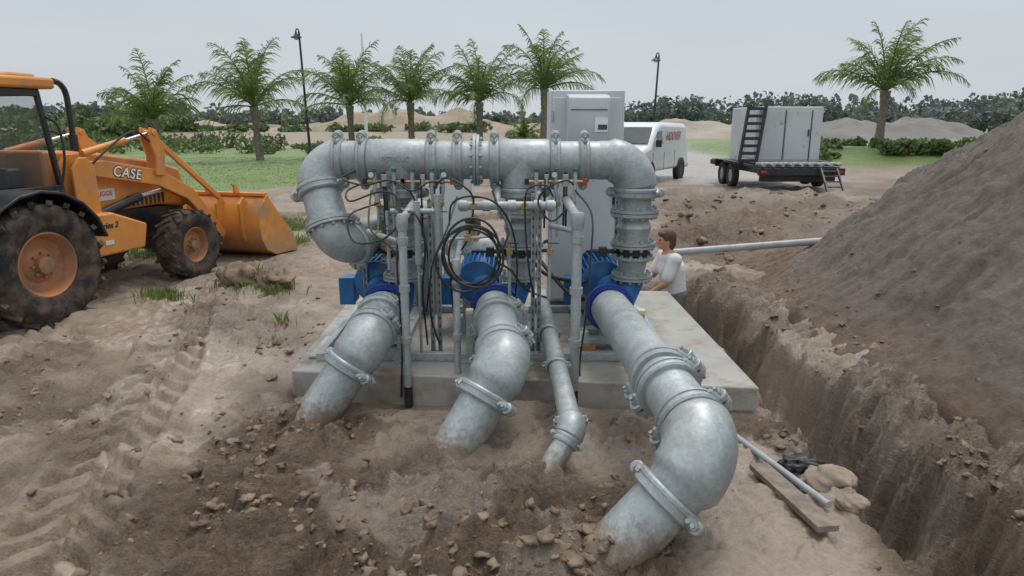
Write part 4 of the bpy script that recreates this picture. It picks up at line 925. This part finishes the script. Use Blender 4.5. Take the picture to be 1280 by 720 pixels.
for i in range(26):
    x=rng.uniform(-42,8);y=rng.uniform(72,78);h=rng.uniform(.3,1.0);cs.append((x,y,gz(x,y)+h*.6,rng.uniform(.8,2.0),h*.6))
leafmass('tree_clump',crowns(cs,150),.22,SHRUB,'clump of leafy trees behind the loader')
cs=[]
for i in range(60):
    x=rng.uniform(13,24);y=rng.uniform(29,37);h=rng.uniform(.12,.45);cs.append((x,y,gz(x,y)+h*.4,rng.uniform(.3,.8),h*.6))
for i in range(14):
    x=rng.uniform(16.5,19.5);y=31;cs.append((x,y,gz(x,y)+.3,.4,.35))
leafmass('berm_plants',crowns(cs,90),.09,SHRUB,'low leafy plants on the grassy berm')
def mound(name,cx,cy,rx,ry,h,mat,lab,seed):
    x=np.linspace(cx-rx,cx+rx,110);y=np.linspace(cy-ry,cy+ry,40)
    grid_obj(name,x,y,lambda X,Y:h*(1-(((X-cx)/rx)**4+((Y-cy)/ry)**2))*(1+.8*fbm(X*.16,Y*.2,4,seed))-.25,mat,kind='structure',label=lab)
mound('far_sand_mound',26,95,10,8,2.2,MOUNDS,'pale sand heap in the distance',81)
mound('far_grey_mound',49,92,13,8,2.3,MOUNDG,'grey gravel heap in the distance',82)
mound('far_earth_bank',-14,84,24,9,2.6,MOUNDM,'low earth bank behind palms',83)
mound('far_earth_bank',-44,88,16,7,2.4,MOUNDM,'low earth bank behind shrubs',84)
# ------------------------------------------------------------------ people
def remesh(ob,v):
    m=ob.modifiers.new('remesh','REMESH');m.mode='VOXEL';m.voxel_size=v;m.use_smooth_shade=True
    s=ob.modifiers.new('smooth','SMOOTH');s.iterations=4;s.factor=.5
def limb(mb,P,Rr,mi=0):
    mb.tube(P,Rr,14,mi)
    for p,r in zip(P,Rr): mb.ball(p,r*.99,14,mi)
def hand(mb,wr,d,palmn):
    d=V(d).normalized();n=V(palmn);n=(n-d*n.dot(d)).normalized();s=d.cross(n)
    q=Matrix((d,s,n)).transposed();mb.box(V(wr)+d*.045,(.09,.078,.028),q)
    for k,l in enumerate((.068,.078,.073,.058)):
        b=V(wr)+d*.085+s*(-.03+.02*k);m=b+d*l*.5+n*.008;e=m+d*l*.35+n*.03
        mb.tube([b,m,e],[.0095,.009,.0075],8);mb.ball(m,.009,8);mb.ball(e,.0075,8)
    b=V(wr)+d*.03-s*.036;m=b+d*.03-s*.025+n*.012;e=m+d*.03+n*.018;mb.tube([b,m,e],[.012,.011,.009],8);mb.ball(m,.011,8);mb.ball(e,.009,8)
def person(base,yaw,lab,lean,armT,neckd,legs):
    t=thing('person',base,lab,'person',rotz=yaw,world=False)
    hip=V((0,0,0));ch=V((math.sin(lean)*.32,0,math.cos(lean)*.32));nk=V((math.sin(lean*1.1)*.52,0,math.cos(lean*1.1)*.52))
    hd_=nk+V(neckd).normalized()*.155
    mb=MB()
    limb(mb,[hip,ch*.5,ch,nk-V((0,0,.05))],[.13,.125,.14,.10]);limb(mb,[nk-V((0,0,.05)),hd_-V(neckd).normalized()*.05],[.058,.055])
    mb.ball(hd_,.105,20,sc=(.95,.74,1.12));mb.ball(hd_+V((.035,0,-.065)),.062,14,sc=(1,.85,.9))
    mb.ball(hd_+V((.112,0,-.022)),.018,10,sc=(1,.8,1.5));mb.ball(hd_+V((.098,0,-.075)),.014,10,sc=(.8,1.8,.7));mb.ball(hd_+V((.088,0,.03)),.02,10,sc=(.7,2.6,.6))
    for s in(-1,1): mb.ball(hd_+V((0,s*.08,-.015)),.026,10,sc=(.6,.35,1.1))
    sl=[]
    for s,(el,wr) in zip((-1,1),armT):
        sh=nk+V((-.01,s*.185,-.06));el=V(el);wr=V(wr);limb(mb,[nk-V((0,0,.07)),sh,el,wr],[.07,.062,.046,.030]);hand(mb,wr,wr-el,(0,-s*.3,-1));sl.append((sh,sh.lerp(el,.72)))
    for s,(kn,ft) in zip((-1,1),legs):
        kn=V(kn);ft=V(ft);limb(mb,[V((0,s*.09,0)),kn,ft],[.095,.06,.042]);mb.box(ft+V((.07,0,-.03)),(.26,.09,.07))
    b=mb.obj('person_body',SKIN,t,sharp=0);remesh(b,.011)
    mb=MB();limb(mb,[hip+V((0,0,-.02)),ch*.5,ch,nk-V((0,0,.075))],[.155,.152,.165,.11])
    for s in(-1,1): limb(mb,[hip+V((0,s*.06,-.02)),ch+V((0,s*.06,0)),nk+V((0,s*.09,-.09))],[.135,.14,.085])
    for sh,e in sl: limb(mb,[nk-V((0,0,.09)),sh,e],[.09,.085,.075])
    c=mb.obj('shirt',SHIRT,b,sharp=0);remesh(c,.014)
    mb=MB()
    for s,(kn,ft) in zip((-1,1),legs):
        kn=V(kn);ft=V(ft);limb(mb,[V((0,s*.07,-.0)),V((0,s*.085,-.06)),kn,ft+(kn-ft)*.1],[.14,.125,.085,.07])
    c=mb.obj('trousers',PANTS,b,sharp=0);remesh(c,.014)
    for s,(kn,ft) in zip((-1,1),legs): MB().box(V(ft)+V((.07,0,-.035)),(.29,.11,.10)).obj('boot',BLACK,b,bevel=.03)
    mb=MB();mb.ball(hd_+V((-.018,0,.028)),.112,20,sc=(.95,.80,1.0));mb.ball(hd_+V((-.05,0,-.03)),.095,16,sc=(.75,.85,1.1));mb.ball(hd_+V((.055,0,.075)),.06,12,sc=(.9,1.1,.6))
    c=mb.obj('hair',HAIR,b,sharp=0);remesh(c,.012)
    for s in(-1,1): MB().ball(hd_+V((.093,s*.034,.008)),.009,8).obj('eye',BLACK,b)
    return t
person((1.98,8.1,.06),RAD(188),'man in white t-shirt standing in trench, reaching into pipework',.16,(((.20,-.20,.20),(.36,-.08,.26)),((.20,.2,.16),(.34,.12,.05))),(.28,0,1),(((.10,-.12,-.45),(-.02,-.12,-.88)),((.12,.12,-.45),(.0,.12,-.88))))
person((-.30,7.55,.45),RAD(250),'man in white t-shirt crouching behind the pumps',.55,(((.40,-.24,.15),(.52,-.12,-.02)),((.40,.24,.15),(.55,.1,.0))),(.5,0,.9),(((.38,-.15,.05),(.10,-.15,-.2)),((.15,.15,-.2),(-.28,.14,-.22))))
# ------------------------------------------------------------------ world, sun, camera
w=bpy.data.worlds.new('World');scene.world=w;w.use_nodes=True;nt=w.node_tree;bg=nt.nodes['Background']
sky=nt.nodes.new('ShaderNodeTexSky');sky.sky_type='NISHITA';sky.sun_disc=False;sky.sun_elevation=RAD(66);sky.sun_rotation=RAD(330);sky.air_density=1.5;sky.dust_density=4
tc=nt.nodes.new('ShaderNodeTexCoord');sx=nt.nodes.new('ShaderNodeSeparateXYZ');nt.links.new(tc.outputs['Generated'],sx.inputs[0])
r=nt.nodes.new('ShaderNodeValToRGB');cr=r.color_ramp;cr.elements[0].position=0;cr.elements[0].color=(.66,.70,.745,1);cr.elements[1].position=.9;cr.elements[1].color=(1.3,1.33,1.37,1)
e=cr.elements.new(.22);e.color=(.53,.60,.68,1);e=cr.elements.new(.38);e.color=(.70,.76,.83,1)
nt.links.new(sx.outputs['Z'],r.inputs[0])
nz=nt.nodes.new('ShaderNodeTexNoise');nz.inputs['Scale'].default_value=1.6;nz.inputs['Detail'].default_value=5
mp=nt.nodes.new('ShaderNodeMapping');mp.inputs['Scale'].default_value=(1,1,3.5);nt.links.new(tc.outputs['Generated'],mp.inputs[0]);nt.links.new(mp.outputs[0],nz.inputs['Vector'])
cl=ramp(nt,nz.outputs['Fac'],.3,.7,(9.2,9.25,9.3,1),(10.6,10.55,10.45,1))
c=mix(nt,1.0,r.outputs[0],cl,'MULTIPLY');c=mix(nt,.1,c,sky.outputs[0])
nt.links.new(c,bg.inputs['Color']);bg.inputs['Strength'].default_value=.1
sl=bpy.data.lights.new('sun','SUN');sl.energy=1.4;sl.angle=RAD(16);sl.color=(1,.97,.92);so=bpy.data.objects.new('sun',sl);coll.objects.link(so)
so.rotation_euler=(RAD(-24),0,RAD(-30));so.location=(0,0,20)
cam=bpy.data.cameras.new('camera');cam.lens=24;cam.sensor_width=36;cam.clip_end=3000;co=bpy.data.objects.new('camera',cam);coll.objects.link(co)
co.location=(0,0,2.1);co.rotation_euler=(RAD(90-13.7),0,0);scene.camera=co
scene.view_settings.view_transform='Standard'
try: scene.view_settings.look='None'
except: pass
